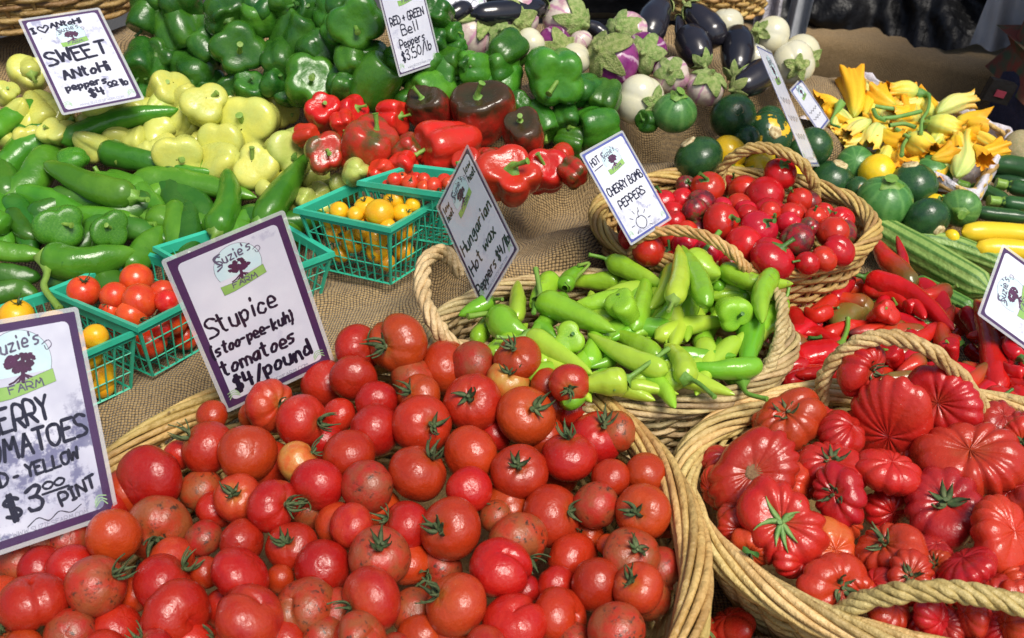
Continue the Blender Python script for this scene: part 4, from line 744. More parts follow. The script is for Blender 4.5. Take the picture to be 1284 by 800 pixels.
def glyph_w(ch): return {' ': .5, 'i': .45, 'l': .45, '.': .4, "'": .4, 'I': .7, '(': .55, ')': .55, 'm': 1.15, 'w': 1.05, 'W': 1.15, 'M': 1.15, '-': .8}.get(ch, .95 if ch.isupper() else .85)
def ribbon(m, P, w, z, dots=True):
    P = np.array(P); t = np.gradient(P, axis=0); t /= np.linalg.norm(t, axis=1)[:, None] + 1e-9; n = np.stack([-t[:, 1], t[:, 0]], -1); ww = w * (1 + .15 * np.sin(np.arange(len(P)) * 1.3))[:, None]
    A = np.concatenate([P - n * ww, np.full((len(P), 1), z)], 1); B = np.concatenate([P + n * ww, np.full((len(P), 1), z)], 1); m.grid(np.stack([A, B], 1), closed=False)
    for e in (P[0], P[-1]): q = np.linspace(0, 2 * PI, 8, endpoint=False); m.faces(np.stack([e[0] + w * np.cos(q), e[1] + w * np.sin(q), np.full(8, z + .00003)], -1), [tuple(range(8))])
def lettering(m, text, x0, y0, x1, y1, cap, w, z, rg, jit=.03):
    tot = sum(glyph_w(c) for c in text); u = np.array([x1 - x0, y1 - y0]); L = np.linalg.norm(u); u /= L; v = np.array([-u[1], u[0]]); k = L / tot; x = 0; k2 = 0
    for ch in text:
        gw = glyph_w(ch) * k; dy = rg.normal() * jit * cap; sl = rg.normal() * .05 + .06
        for st in GL.get(ch, '').split(';'):
            if not st.strip(): continue
            pts = [(int(p[0]) / 6, (int(p[1]) - 2) / 7) for p in st.split()]; nw = .40 if ch in "il.'" else .78
            Q = [np.array([x0, y0]) + u * (x + a * k * nw * (glyph_w(ch) if ch not in "il.'" else 1) + .1 * gw + sl * b * cap) + v * (b * cap + dy) for a, b in pts]
            C = crs(Q, max(4, 4 * len(Q))) if (ch in SM and len(Q) > 2) else (np.concatenate([np.linspace(Q[i], Q[i + 1], 3) for i in range(len(Q) - 1)]))
            ribbon(m, C, w, z + k2 * .00004); k2 = (k2 + 1) % 7
        x += gw
def pose(C4, Wd, H, z0, lean=.2):
    tgt = np.array(C4, float); mid = tgt.mean(0); p0 = at(mid[0], mid[1], z0); lc = np.array([(-Wd / 2, H / 2), (Wd / 2, H / 2), (Wd / 2, -H / 2), (-Wd / 2, -H / 2)])
    def rot(r): return np.array(Matrix.Rotation(r[2], 3, 'Z') @ Matrix.Rotation(r[0], 3, 'X') @ Matrix.Rotation(r[1], 3, 'Z'))   # yaw, lean, roll
    def res(p):
        Wp = p[:3] + (rot(p[3:6]) @ (np.concatenate([lc, np.zeros((4, 1))], 1) * p[6]).T).T - CAM; d = Wp @ FW; q = np.stack([642 + F * (Wp @ RT) / d, 400 - F * (Wp @ UP) / d], 1); return np.concatenate([(q - tgt).ravel(), [350 * (p[2] - T - z0), 14 * (p[3] - PI / 2 + lean), 60 * (p[6] - 1)]])
    best = None
    for yaw in (-1.1, -.5, 0, .5, 1.1):
        for rl in (-.9, -.3, .3, .9):
            p = np.array([*p0, PI / 2 - lean, rl, yaw, 1.0], float); lam = 1.0; r = res(p); e = r @ r
            for _ in range(60):
                J = np.stack([(res(p + np.eye(7)[i] * 1e-5) - r) / 1e-5 for i in range(7)], 1); dp = np.linalg.solve(J.T @ J + lam * np.diag(np.diag(J.T @ J) + 1e-9), -J.T @ r); r2 = res(p + dp); e2 = r2 @ r2
                if e2 < e: p, r, e, lam = p + dp, r2, e2, lam * .4
                else: lam = min(lam * 4, 1e8)
            nrm = rot(p[3:6])[:, 2]; facing = nrm @ (CAM - p[:3]) > 0; sc_ = e + (0 if facing and nrm[2] > .03 else 1e6)
            if best is None or sc_ < best[0]: best = (sc_, p)
    e, p = best; R = rot(p[3:6]); print('sign fit', round(e, 1), np.round(p, 2), np.round(R[:, 2], 2)); M4 = Matrix((R * p[6]).tolist()).to_4x4(); M4.translation = Vector(p[:3]); return M4
def rrect(w, h, r, n=5):
    P = []
    for cx, cy, a0 in ((w / 2 - r, h / 2 - r, 0), (-w / 2 + r, h / 2 - r, 90), (-w / 2 + r, -h / 2 + r, 180), (w / 2 - r, -h / 2 + r, 270)):
        for k in range(n): a = math.radians(a0 + 90 * k / (n - 1)); P.append((cx + r * math.cos(a), cy + r * math.sin(a)))
    return P
def flat(m, P, z0, z1):
    n = len(P); V = [(x, y, z0) for x, y in P] + [(x, y, z1) for x, y in P]; m.faces(V, [tuple(range(n - 1, -1, -1)), tuple(range(n, 2 * n))] + [(i, (i + 1) % n, n + (i + 1) % n, n + i) for i in range(n)]); return m
def sign(C4, label, lines, z0=.2, border='purple', paper='paper', logo=(.52, .19, .19), Wd=.14, H=.2159, ink=.0016, extra=None, seed=1, lam=.0045, bw=.0052, url=True):
    M4 = pose(C4, Wd, H, z0); rg = np.random.default_rng(seed); s = link('price_card', None, None, M4, label=label, category='price card'); s.empty_display_size = .05
    w0, h0 = Wd - 2 * lam, H - 2 * lam; w1, h1 = w0 - 2 * bw, h0 - 2 * bw * .9
    link('card', flat(MB(), rrect(w0, h0, .001, 2), -.0004, 0).mesh('card', M[border], False), s); link('panel', flat(MB(), rrect(w1, h1, .006), 0, .0002).mesh('panel', M[paper], False), s)
    X = lambda a: (a - .5) * Wd; Y = lambda b: (.5 - b) * H
    lx, ly, lr = X(logo[0]), Y(logo[1]), logo[2] * Wd; lg = link('logo', None, s); 
    q = np.linspace(-.42, PI + .42, 30); dome = [(lx + lr * math.cos(a), ly + lr * math.sin(a)) for a in q]; link('dome', flat(MB(), dome, .0002, .00030).mesh('dome', M['logo_sky'], False), lg)
    ol = MB(); ribbon(ol, dome, .00022, .00036); link('outline', ol.mesh('outline', M['logo_line'], False), lg)
    tm = MB(); tr = crs([(lx - lr * .02, ly - lr * .62), (lx + lr * .03, ly - lr * .3), (lx + lr * .02, ly)], 6); z = .00042
    for k in range(-2, 3): ribbon(tm, [(lx + lr * .03, ly - lr * .38), (lx + lr * (.03 + .16 * k), ly - lr * .58), (lx + lr * (.03 + .24 * k), ly - lr * .62)], lr * .028, z + .00001 * k)
    ribbon(tm, tr, lr * .06, z + .00004)
    for k in range(70):
        a, r_ = rg.uniform(0, 6.28), math.sqrt(rg.uniform(0, 1)); cx, cy = lx + lr * (.02 + .46 * r_ * math.cos(a)), ly + lr * (-.02 + .27 * r_ * math.sin(a)); rr = lr * rg.uniform(.05, .10)
        pz = z + .00001 * (k + 1) * .3; tm.faces([(cx + rr * (1 + .3 * math.sin(3 * b + k)) * math.cos(b), cy + rr * math.sin(b), pz) for b in np.linspace(0, 6.28, 8, endpoint=False)], [tuple(range(8))])
    link('tree', tm.mesh('tree', M['logo_tree'], False), lg)
    b0 = [(lx + lr * u, ly + lr * (v + .10 * math.sin(u * 1.6) * 1)) for u, v in [(-.95, -.98), (-.5, -1.0), (0, -1.0), (.5, -.98), (1.0, -.92), (.97, -.50), (.5, -.56), (0, -.60), (-.5, -.60), (-.98, -.55)]]
    link('banner', flat(MB(), b0, .0003, .00046).mesh('banner', M['logo_green'], False), lg); bo = MB(); ribbon(bo, b0 + [b0[0]], .00018, .0005); lettering(bo, 'FARM', lx - lr * .52, ly - lr * .92, lx + lr * .62, ly - lr * .86, lr * .23, lr * .022, .00052, rg, 0)
    for ox in (-.52,): pass
    lettering(bo, "Suzie's", lx - lr * .82, ly + lr * .28, lx + lr * .80, ly + lr * .50, lr * .42, lr * .030, .00054, rg, .02); ribbon(bo, crs([(lx - lr * .55, ly + lr * .8), (lx - lr * .85, ly + lr * .7), (lx - lr * .78, ly + lr * .45), (lx - lr * .60, ly + lr * .25), (lx - lr * .85, ly + lr * .1)], 12), lr * .035, .0006)
    ribbon(bo, crs([(lx + lr * .78, ly + lr * .42), (lx + lr * 1.0, ly + lr * .52), (lx + lr * 1.08, ly + lr * .35), (lx + lr * .9, ly + lr * .22), (lx + lr * .85, ly + lr * .36)], 12), lr * .014, .0006); link('logo_print', bo.mesh('logo_print', M['logo_line'], False), lg)
    t = MB()
    for ln in lines:
        tx, a0, a1, b_0, b_1, cap = ln[:6]; lettering(t, tx, X(a0), Y(b_0), X(a1), Y(b_1), cap * Wd, ink * (ln[6] if len(ln) > 6 else 1), .0004, rg)
    if extra: extra(t, X, Y, Wd, ink)
    if lines or extra: link('lettering', t.mesh('lettering', M['ink'], False), s)
    if url:
        u_ = MB(); lettering(u_, "WWW.SUZIESFARM.COM", X(.24), Y(.945), X(.78), Y(.945), .020 * Wd * 1.6, .00022, .0004, rg, 0); link('web_address', u_.mesh('web_address', M['print_grey'], False), s)
        v_ = MB(); 
        for sx in (-1, 1):
            for k in range(3): ribbon(v_, crs([(X(.5 + sx * .34), Y(.93 - .01 * k)), (X(.5 + sx * (.39 - .01 * k)), Y(.905 - .012 * k)), (X(.5 + sx * .43), Y(.93 - .02 * k))], 8), .0005, .0004 + .00003 * k)
        link('vine_print', v_.mesh('vine_print', M['print_green'], False), s)
    lq = rrect(w0, h0, .001, 2); link('laminate', MB().faces([(x, y, .0010) for x, y in lq], [tuple(range(len(lq)))]).mesh('laminate', M['film'], False), s)
    fr = MB(); o_, i_ = rrect(Wd, H, .004, 4), rrect(w0, h0, .001, 4); n = len(o_); fr.faces([(x, y, .0005) for x, y in o_] + [(x, y, .0005) for x, y in i_], [(k, (k + 1) % n, n + (k + 1) % n, n + k) for k in range(n)]); fr.faces([(x, y, -.0003) for x, y in o_] + [(x, y, -.0003) for x, y in i_], [(n + k, n + (k + 1) % n, (k + 1) % n, k) for k in range(n)])
    link('laminate_rim', fr.mesh('laminate_rim', M['film_rim'], False), s); return s
sign([(200, 322), (357, 268), (421, 447), (283, 523)], 'largest fully visible price card, stuck behind the front tomatoes, reading Stupice tomatoes', [
    ('Stupice', .10, .72, .52, .50, .17, .95), ('(stoo-pee-kuh)', .07, .80, .64, .63, .105), ('tomatoes', .09, .76, .775, .76, .135, 1.1), ('$4/pound', .14, .86, .90, .875, .15, 1.25)], .26, seed=3, bw=.0085)
sign([(-92, 408), (101, 394), (149, 636), (-26, 712)], 'smudged price card at the left edge reading cherry tomatoes three dollars a pint', [
    ('CHERRY', .12, .66, .50, .475, .16, 1.0), ('TOMATOES', .08, .90, .625, .59, .15, 1.0), ('RED - YELLOW', .10, .80, .725, .69, .085, .85), ('$3', .22, .52, .87, .85, .16, 1.1), ('00', .50, .66, .785, .78, .05, .7), ('PINT', .60, .88, .875, .835, .085, .9)], .25, paper='paper_dirty', seed=4, logo=(.52, .20, .22), ink=.0017, bw=.0085,
    extra=lambda t, X, Y, w, k: (ribbon(t, [(X(.49), Y(.80)), (X(.68), Y(.795))], k * .7, .0004), ribbon(t, crs([(X(.35), Y(.92)), (X(.43), Y(.895)), (X(.50), Y(.92)), (X(.58), Y(.895)), (X(.66), Y(.915)), (X(.74), Y(.895))], 30), k * .3, .0004)))
sign([(545, 262), (588, 180), (650, 315), (607, 386)], 'price card in the lime pepper basket reading Hungarian hot wax peppers', [
    ('Hungarian', .10, .92, .56, .55, .15), ('Hot wax', .10, .80, .74, .72, .15), ('Peppers $4/lb', .06, .95, .90, .88, .12), ('low', .10, .26, .14, .14, .09, .7), ('heat', .10, .28, .22, .22, .09, .7), ('low', .74, .90, .14, .14, .09, .7), ('heat', .74, .93, .22, .22, .09, .7)], .28, seed=5)
def bomb(t, X, Y, w, k):
    c = (X(.42), Y(.86)); R = .10 * w; ribbon(t, [(c[0] + R * (1 + .10 * math.cos(2 * a)) * math.cos(a), c[1] + R * math.sin(a) * (1 - .2 * math.exp(-((a - PI / 2) / .3) ** 2))) for a in np.linspace(0, 2 * PI, 24)], k * .6, .0004)
    ribbon(t, crs([(c[0], c[1] + R * .8), (c[0] + R * .1, c[1] + R * 1.3), (c[0] + R * .5, c[1] + R * 1.7)], 8), k * .6, .0004)
    for a in np.linspace(-.6, PI + .6, 8): ribbon(t, [(c[0] + 1.6 * R * math.cos(a), c[1] + 1.6 * R * math.sin(a)), (c[0] + 2.2 * R * math.cos(a), c[1] + 2.2 * R * math.sin(a))], k * .5, .0004)
    ribbon(t, [(X(.10), Y(.215)), (X(.30), Y(.20))], k * .6, .0004)
sign([(728, 200), (780, 162), (843, 278), (789, 300)], 'blue-edged price card in the cherry pepper basket with a small drawn pepper', [('HOT', .10, .30, .175, .155, .10, .8), ('CHERRY BOMB', .10, .92, .50, .49, .12), ('PEPPERS', .18, .80, .655, .64, .12)], .30, border='blueborder', seed=6, extra=bomb, ink=.0015)
def heart(t, X, Y, w, k): ribbon(t, crs([(X(.235), Y(.175)), (X(.17), Y(.13)), (X(.20), Y(.105)), (X(.235), Y(.125)), (X(.27), Y(.10)), (X(.30), Y(.125)), (X(.235), Y(.175))], 24), k * .7, .0004); ribbon(t, [(X(.66), Y(.822)), (X(.78), Y(.812))], k * .6, .0004)
sign([(22.5, 26), (125, 10), (180, 124), (79, 144)], 'price card among the pale yellow peppers reading sweet Antohi peppers', [('I', .08, .15, .17, .16, .08), ('ANtoHi', .32, .72, .135, .125, .075, .8), ('SWEET', .10, .86, .51, .47, .20, 1.2), ('ANtoHi', .20, .80, .67, .65, .14, 1.1), ('peppers', .17, .68, .785, .765, .10, .9), ('$4', .40, .60, .88, .87, .12), ('00', .66, .78, .81, .80, .06, .8), ('lb', .82, .92, .83, .82, .10, .8)], .37, paper='paper', seed=7, ink=.0022, extra=heart, logo=(.52, .23, .17))
sign([(459, -27), (534, -38), (544, 76), (509, 94)], 'price card among the green bells reading red and green bell peppers', [('RED & GREEN', .10, .88, .50, .47, .12), ('Bell', .28, .70, .62, .60, .15), ('Peppers', .18, .78, .74, .72, .13), ('$3.50/lb', .16, .88, .87, .83, .15)], .43, seed=8, logo=(.55, .20, .19), bw=.003)
sign([(1226, 392), (1256, 309), (1394, 405), (1366, 498)], 'price card cut off by the right edge beside the ribbed cucumbers, logo side visible', [], .16, seed=9, logo=(.5, .20, .20))
def scr(a0, rows):
    def f(t, X, Y, w, k):
        for b in rows: ribbon(t, crs([(X(.2 + .06 * i), Y(b + .02 * ((i * 7) % 3 - 1))) for i in range(11)], 40), k * .6, .0004)
    return f
sign([(946, 52), (968, 68), (1027, 205), (1012, 211)], 'narrow edge-on price card between the dark eggplants and white eggplants', [], .3, border='blueborder', seed=10, extra=scr(0, (.45, .6, .75)), bw=.003)
sign([(992, 117), (1006, 104), (1040, 148), (1024, 162)], 'small pale price card leaning on the squash blossom tray', [], .2, border='blueborder', seed=11, extra=scr(0, (.6, .75)), Wd=.105, H=.14, url=False)
sign([(533, -78), (590, -85), (607, 7), (551, 16)], 'price card cut off by the top edge behind the dark eggplants', [], .45, seed=12, extra=scr(0, (.8, .9)), bw=.003)

# ------------------------------------------------------------------ front basket of red tomatoes
FT = Pile(Plane((560, 440, .180), (850, 640, .168), (40, 740, .150)), 'front basket', 'red tomatoes in the big front basket', .09, .84)
FT.balls('''
G 125 668 122 - 1 tc
G 355 605 116 .75 -.12 1 tb
G 262 545 90 - 1 t low
G 425 425 100 - 1 t
G 590 395 124 -.22 .38 .95 tb
G 560 210 122 - .95 t
G 740 250 82 - 1 tb low
G 665 120 58 - 1 t low
G 772 92 98 -.7 -.65 1 t
G 920 112 106 - .95 t
G 890 285 94 -.25 -.35 1 to
G 1012 308 100 .65 .08 1 tc
G 1105 145 84 .95 -.4 1 tg
G 1178 232 98 -.6 .6 1 t
G 800 325 74 - 1 t low
G 755 430 72 - 1 tb low
G 900 442 88 - 1 t low
G 1085 460 95 -.3 -.3 1 t
G 1258 385 95 - 1 to
G 890 565 112 - .9 t
G 1195 542 106 - 1 t
G 762 552 62 - 1 t low
G 640 510 88 - 1 to
G 605 600 114 .95 -.35 1 t
G 658 715 122 - .9 tc
G 500 640 66 - 1 t low
G 930 725 128 - .9 tco
G 1130 690 118 - 1 tcb
G 835 690 80 - 1 t low
G 440 765 92 - 1 t low
G 262 785 92 - 1 tb low
G 1040 580 56 - 1 t low
G 560 850 90 -.3 -.8 1 t
G 390 860 90 - 1 t low
G 90 850 85 - 1 t low
H 30 120 95 - 1 t
H 95 240 100 - 1 tb
X 470 540 34 - 1 t
X 530 533 38 .45 .05 1 t
H 285 190 110 .6 -.65 .95 t
H 480 115 105 - .95 t
X 658 521 37 .45 -.35 .9 t
H 655 188 106 .02 -.38 .9 t
H 845 128 104 -.05 -.9 .92 t
X 749 548 36 .25 -.6 1 t
H 475 248 86 - .95 t
H 1000 205 74 - 1 t
H 1130 190 86 - 1 t
H 805 200 78 - 1 t low
H 945 308 90 - 1 tb
H 785 345 112 .72 -.22 .95 t
H 1122 337 104 -.35 .0 .92 t
H 405 395 114 -.5 -.05 .92 t
H 240 385 98 -.82 -.42 1 t
H 40 388 88 - 1 to
H 655 440 114 .5 .72 .9 tb
H 590 537 116 - .95 tc
H 142 498 112 .1 -.45 .95 tb
H 908 428 74 -.4 -.1 1 t low
H 858 508 100 - .9 t low
H 1082 490 98 .25 -.4 .78 tb
H 952 600 102 - 1 t
H 1104 615 96 -.4 -.35 1 to
H 360 545 92 -.55 .2 1 tb low
H 425 677 120 -.72 -.42 .95 to
H 112 655 117 -.9 .2 .9 to
H 268 705 88 - 1 tb low
H 800 612 82 - 1 t low
H 812 722 108 - .95 tc
H 642 748 116 - .95 tc
H 1020 772 110 - 1 tb
H 80 795 92 - .9 tcb
H 572 345 62 - 1 tb low
H 680 622 62 - 1 t low
H 350 815 74 - 1 t low
H 540 835 84 - 1 to
H 740 860 90 - 1 t low
H 985 452 42 - 1 t low
H 570 45 62 - 1 t low
H 930 870 70 - 1 t low
H 200 850 70 - 1 tb low
E 212 508 112 -.62 .05 .95 tc ^30
E 62 525 90 .7 -.2 .95 t
E 45 632 86 - 1 t
E 395 600 106 .85 -.25 .95 t
E 268 640 88 - 1 tb
X 474 504 27 - 1 t
E 285 702 82 -.5 -.3 1 t
E 487 728 110 -.2 -.3 .95 t
E 620 642 82 .1 -.45 1 tg
E 655 562 88 -.3 -.6 .95 t
E 765 660 64 - 1 t low
E 848 655 78 .0 .35 1 to
E 798 735 78 - 1 t low
E 862 765 60 - 1 t low
E 585 692 48 - 1 tg low
E 520 615 50 - 1 t low
X 338 509 33 .55 .1 .95 tr
X 378 527 34 .75 .2 1 t
X 266 521 20 - 1 t low
X 425 520 22 - 1 t low
X 322 522 22 - 1 to low
E 460 590 40 - 1 t low
X 500 497 20 - 1 tb low
''', 'tomato')
FT.box = (-.17, .74, .345, .34, 0); FT.solve()
FT.fill([(560, 450), (700, 480), (790, 550), (835, 620), (845, 690), (825, 780), (790, 820), (-20, 820), (-20, 720), (150, 620), (300, 520), (430, 470)], 30, ['t', 't', 't', 'tb'], 'tomato', 1.25)
FT.build()
# ------------------------------------------------------------------ heirloom tomatoes
HT = Pile(Plane((900, 600, .150), (1150, 510, .160), (1160, 760, .155)), 'heirloom basket', 'ribbed heirloom tomatoes', .09, .80)
HT.balls('''
I 262 192 150 .15 -.2 .8 hc
I 372 378 156 .03 -.12 .8 hs ^60
X 990 527 38 -.35 -.5 .85 h
X 1055 545 33 - .9 h
I 558 165 116 -.05 -.62 .8 h
I 770 185 106 - .9 h
X 1118 533 52 - .75 h
I 1072 140 168 -.15 -.55 .8 hc ^40
I 590 268 106 -.45 .1 .8 h
I 608 362 80 - .9 h low
I 762 312 86 - .9 h low
I 985 322 152 -.15 -.5 .75 hd
I 550 482 115 - .8 ho
I 775 475 125 -.55 -.35 .85 h ^20
I 1185 420 132 - .75 h
I 1068 542 118 - .75 h
I 570 605 122 .55 .0 .8 h
I 850 575 92 .0 -.2 .8 h
I 770 705 84 - .9 h
I 930 722 80 - .9 h
I 1085 715 76 - .9 h
I 1245 745 80 - .9 h
I 1225 590 74 - .9 h low
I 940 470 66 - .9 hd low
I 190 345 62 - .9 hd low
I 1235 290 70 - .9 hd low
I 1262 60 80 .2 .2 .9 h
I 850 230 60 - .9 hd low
X 1075 590 20 - .9 h low
F 670 600 102 .85 .0 .85 h ^-60
F 962 722 134 -.15 .15 .72 hc
I 420 690 50 - .9 h low
I 1000 640 50 - .9 h low
X 1165 545 20 - .9 h low
X 925 632 22 - .9 hd low
''', 'ribbed tomato')
for m in HT.it:
    if abs(m['d'][0][0] - 1080) < 2 and m['d'][0][1] < 470: m['drop'] = -.045; m['fix'] = 1
HT.box = (.49, .812, .285, .19, -.15); HT.solve()
for m in HT.it:
    if m.get('fix'): m['drop'] = -.04; m['look'] = '=small ribbed red tomato wedged upright under the back basket handle'
HT.fill([(895, 600), (925, 545), (1000, 510), (1250, 520), (1400, 570), (1420, 720), (1340, 800), (1180, 800), (1050, 745), (930, 680)], 26, ['h', 'hd', 'h'], 'ribbed tomato', 1.0, thresh=.08, step=1.2)
HT.build()
LT = Pile(Plane((870, 790, .04), (930, 780, .04), (900, 700, .035)), 'on the cloth between the two front baskets', 'loose tomatoes between the front baskets')
LT.balls('''I 60 790 100 .55 -.62 .85 hs | =dark red ribbed tomato on the cloth between the two front baskets, nearer the left
I 190 760 80 - .85 h | =red tomato half hidden under the right front basket on the cloth
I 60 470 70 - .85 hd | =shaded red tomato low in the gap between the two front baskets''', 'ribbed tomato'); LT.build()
# ------------------------------------------------------------------ lime peppers
HP = Pile(Plane((700, 360, .195), (820, 480, .205), (960, 390, .20)), 'lime pepper basket', 'lime green wax peppers', .06, .80)
HP.tubes('''
E 70 HG_ 830,300 850,260 900,220 / 920,212 880,215
E 55 HY_ 1120,520 1080,560 1000,560
E 50 H_ 960,430 1020,440 1060,420
E 60 HG_ 720,430 760,450 800,480
E 70 H_ 500,500 540,430 520,470
E 60 H_ 1200,560 1160,600 1240,620
E 60 HG_ 640,470 600,500 560,470
F 60 H_ 40,400 110,360 130,420
F 60 HG_ 120,300 180,280 240,320
E 78 H 1040,275 950,268 815,262
E 70 HY 650,420 655,330 655,262
E 82 H 1070,330 960,345 850,350
E 72 HG 560,345 500,365 435,385
E 92 H 780,262 750,310 705,380 / 725,330 715,392
E 80 H 990,195 1100,240 1205,290
E 80 H 1030,310 1110,290 1200,300
E 112 H 735,345 850,395 1018,470 / 735,300 722,228
E 72 H 1160,460 1100,500 1040,530
E 62 HG 960,520 1000,570 920,600
E 62 H 870,460 850,520 890,560 / 840,500 800,445
E 128 HG 588,395 610,445 700,480 / 540,395 470,405
E 92 HY 690,475 800,530 935,612 / 640,485 575,482
E 98 HY 1180,300 1172,390 1180,490
E 88 HY 1215,610 1060,550 918,458
E 58 HY 1062,660 1150,665 1255,680
E 112 HY 1062,640 980,645 880,650 / 1100,610 1215,525
F 92 H 95,300 30,330 -40,350
F 88 H 268,345 190,325 95,335
F 84 HY 30,370 60,440 0,500
F 122 HY 35,185 80,220 148,242 / 80,165 142,92
F 78 H 225,370 160,380 110,420
F 82 H 80,530 90,470 150,430 / 70,560 78,572
F 96 HY 20,640 0,560 -60,500 / 60,650 125,705
F 98 HG 228,650 170,570 140,465 / 245,690 320,712
F 116 HG 258,385 262,480 235,595 / 280,340 303,262
''', 'lime pepper')
HP.balls('''E 1062 392 58 -.4 -.65 1.1 hx | end-on lime
E 850 488 56 -.1 -.1 1.1 hx | end-on lime
F 185 392 62 .4 .3 1.1 hx | end-on lime''', 'pepper', 60)
HP.box = (.128, 1.105, .25, .155, .04, 1); HP.solve(); HP.fill([(625, 395), (690, 362), (850, 340), (950, 350), (968, 390), (950, 445), (860, 490), (740, 488), (660, 450), (610, 430)], 19, ['H', 'HG', 'HY', 'H'], 'lime pepper', 1.0, step=1.15, thresh=.1); HP.build()
# ------------------------------------------------------------------ cherry bomb peppers
CB = Pile(Plane((800, 285, .205), (980, 225, .225), (1010, 310, .205)), 'cherry pepper basket', 'red cherry bomb peppers', .07, .82)
CB.balls('''
C 370 645 62 .05 -.6 1 c
C 232 708 62 - 1 c
C 95 702 66 -.1 -.6 1 c
C 312 732 76 - .95 c
C 72 765 58 - 1 cb
C 215 765 46 - .95 c
C 18 690 38 .3 -.4 1 cb
C 442 745 48 -.7 -.6 1 c
C 155 768 36 - 1 c
C 328 792 62 .0 .1 1 c
C 5 740 45 - 1 c
F 150 52 72 .6 -.3 .95 c
F 52 12 48 - 1 cb
F 235 140 72 - 1 c
F 292 82 68 .35 -.6 .9 c
F 430 122 64 - 1 cb
F 560 95 62 - .95 c
F 338 190 82 .5 -.75 .85 c
F 585 160 58 - .85 c
F 532 190 48 - .9 c
F 470 208 46 -.7 -.1 1 c
F 330 22 44 .5 .1 1 c
F 240 12 40 - 1 c
F 402 62 46 .0 .6 1 c
F 425 28 46 .7 .2 1 c
F 475 75 40 .2 .3 1 cb
F 100 172 62 - 1 c
F 22 90 42 - 1 c
F 15 140 48 - 1 c
F 500 40 42 -.2 -.6 1 c
E 1080 112 52 - 1 c
E 1142 160 58 - .95 c
E 1182 92 48 - 1 c
E 1240 130 52 - 1 c
E 1235 50 42 - 1 c
C 180 690 40 .3 -.7 1 c
C 410 800 48 .2 .5 1 c
C 250 800 42 - 1 c
F 180 220 42 - 1 c
''', 'cherry pepper')
CB.box = (.335, 1.37, .205, .15, 0, 1); CB.solve(); CB.fill([(775, 290), (850, 245), (960, 235), (1040, 255), (1075, 295), (1030, 325), (935, 335), (830, 325)], 17, ['c', 'c', 'cb'], 'cherry pepper', 1.2); CB.build()
# ------------------------------------------------------------------ red long peppers
RP = Pile(Plane((1020, 340, .125), (1250, 470, .135), (1040, 470, .125)), 'red pepper heap', 'long red peppers', .07, .80)
RP.tubes('''
F 55 C_ 900,520 960,560 1000,620
F 55 C_ 400,480 360,560 340,640
F 52 C_ 330,400 345,450 380,520
F 55 C_ 1060,420 1020,480 960,520
F 50 C_ 1220,420 1240,500 1220,600
F 55 C_ 1000,380 1060,430 1100,500
F 60 CD_ 870,520 880,570 930,600
F 55 C_ 740,500 700,560 640,600
F 50 C_ 340,600 400,650 440,690
F 60 C_ 1080,640 1160,640 1260,660
F 52 C_ 330,660 380,610 420,560
F 50 C_ 630,330 640,380 700,400
F 40 C 835,265 825,180 803,95
F 82 CD 865,290 770,190 712,90
F 78 CO 720,300 590,300 440,300 480,350 548,425
F 100 C 688,262 850,320 1015,455
F 115 CG 705,365 630,390 575,450 / 735,345 745,290
F 60 CB 760,340 745,375 770,395 / 780,330 800,360
F 62 C 835,375 870,370 905,420
F 78 C 920,485 800,420 680,455 / 830,455 920,430
F 58 CB 500,400 480,420 520,450
F 62 C 600,520 510,470 430,475
F 105 CB 590,530 500,545 410,560 / 615,460 620,412
F 60 CD 900,560 860,580 800,610
F 58 CO 1000,600 1060,590 1112,552
F 60 CG 910,640 840,635 750,640
F 58 C 580,620 500,618 425,620
F 66 CD 1030,600 1110,610 1180,640
F 55 C 1040,500 980,500 985,560 / 1000,540 985,500
F 62 C 1060,520 1120,560 1200,600
F 60 CD 1190,500 1150,570 1100,580
F 64 C 1050,380 1090,430 1100,500
F 92 C 1180,690 1140,470 1100,330 
F 66 C 1145,700 1200,690 1290,720 / 1170,715 1232,675
F 60 C 1260,560 1220,520 1240,440
F 55 C 1280,620 1230,600 1200,560
F 50 CO 350,440 320,400 325,370
F 58 C 560,380 500,400 460,370
''', 'long pepper')
RP.balls('''F 380 540 36 -.3 -.2 1.3 px | small end-on red
F 790 560 44 -.5 -.6 1.2 px | end-on red
F 740 400 44 .5 -.4 1.2 px | end-on red
F 1000 540 40 -.3 -.8 1.2 px | end-on dark red''', 'pepper', 60)
RP.solve(); RP.fill([(985, 360), (1040, 340), (1180, 370), (1290, 420), (1290, 520), (1180, 500), (1060, 480), (990, 490), (955, 470), (975, 400)], 17, ['C', 'C', 'CD'], 'long pepper', .9, seed=5); RP.build()
# ------------------------------------------------------------------ cucumbers, yellow squash, zucchini
QP = Pile(Plane((1090, 280, .075), (1250, 380, .075), (1280, 280, .06)), 'the right side', 'ribbed pale cucumbers', .05, .7)
QP.tubes('''
F 74 QD_ 1085,385 980,330 860,265 | =dark green ribbed cucumber lowest of the three beside the red peppers
F 92 Q 850,115 1010,140 1230,215 | =upper pale ribbed cucumber lying below the yellow squash
F 128 Q 700,60 900,175 1160,318 / 690,52 | =longest pale ribbed cucumber touching the red pepper tips''', 'cucumber'); QP.solve(); QP.build()
YP = Pile(Plane((1200, 290, .085), (1280, 330, .08), (1280, 280, .075)), 'the right side', 'yellow crookneck squash', .05, .7)
YP.tubes('''
F 80 ZY 1400,115 1200,98 1040,98 | =upper yellow summer squash lying above the ribbed cucumbers
F 82 ZY 1420,190 1250,155 1095,140 | =lower yellow summer squash touching the ribbed cucumbers
F 40 ZY 1300,45 1275,42 1258,42 | =tip of a yellow squash cut by the right edge among zucchini''', 'squash'); YP.solve(); YP.build()
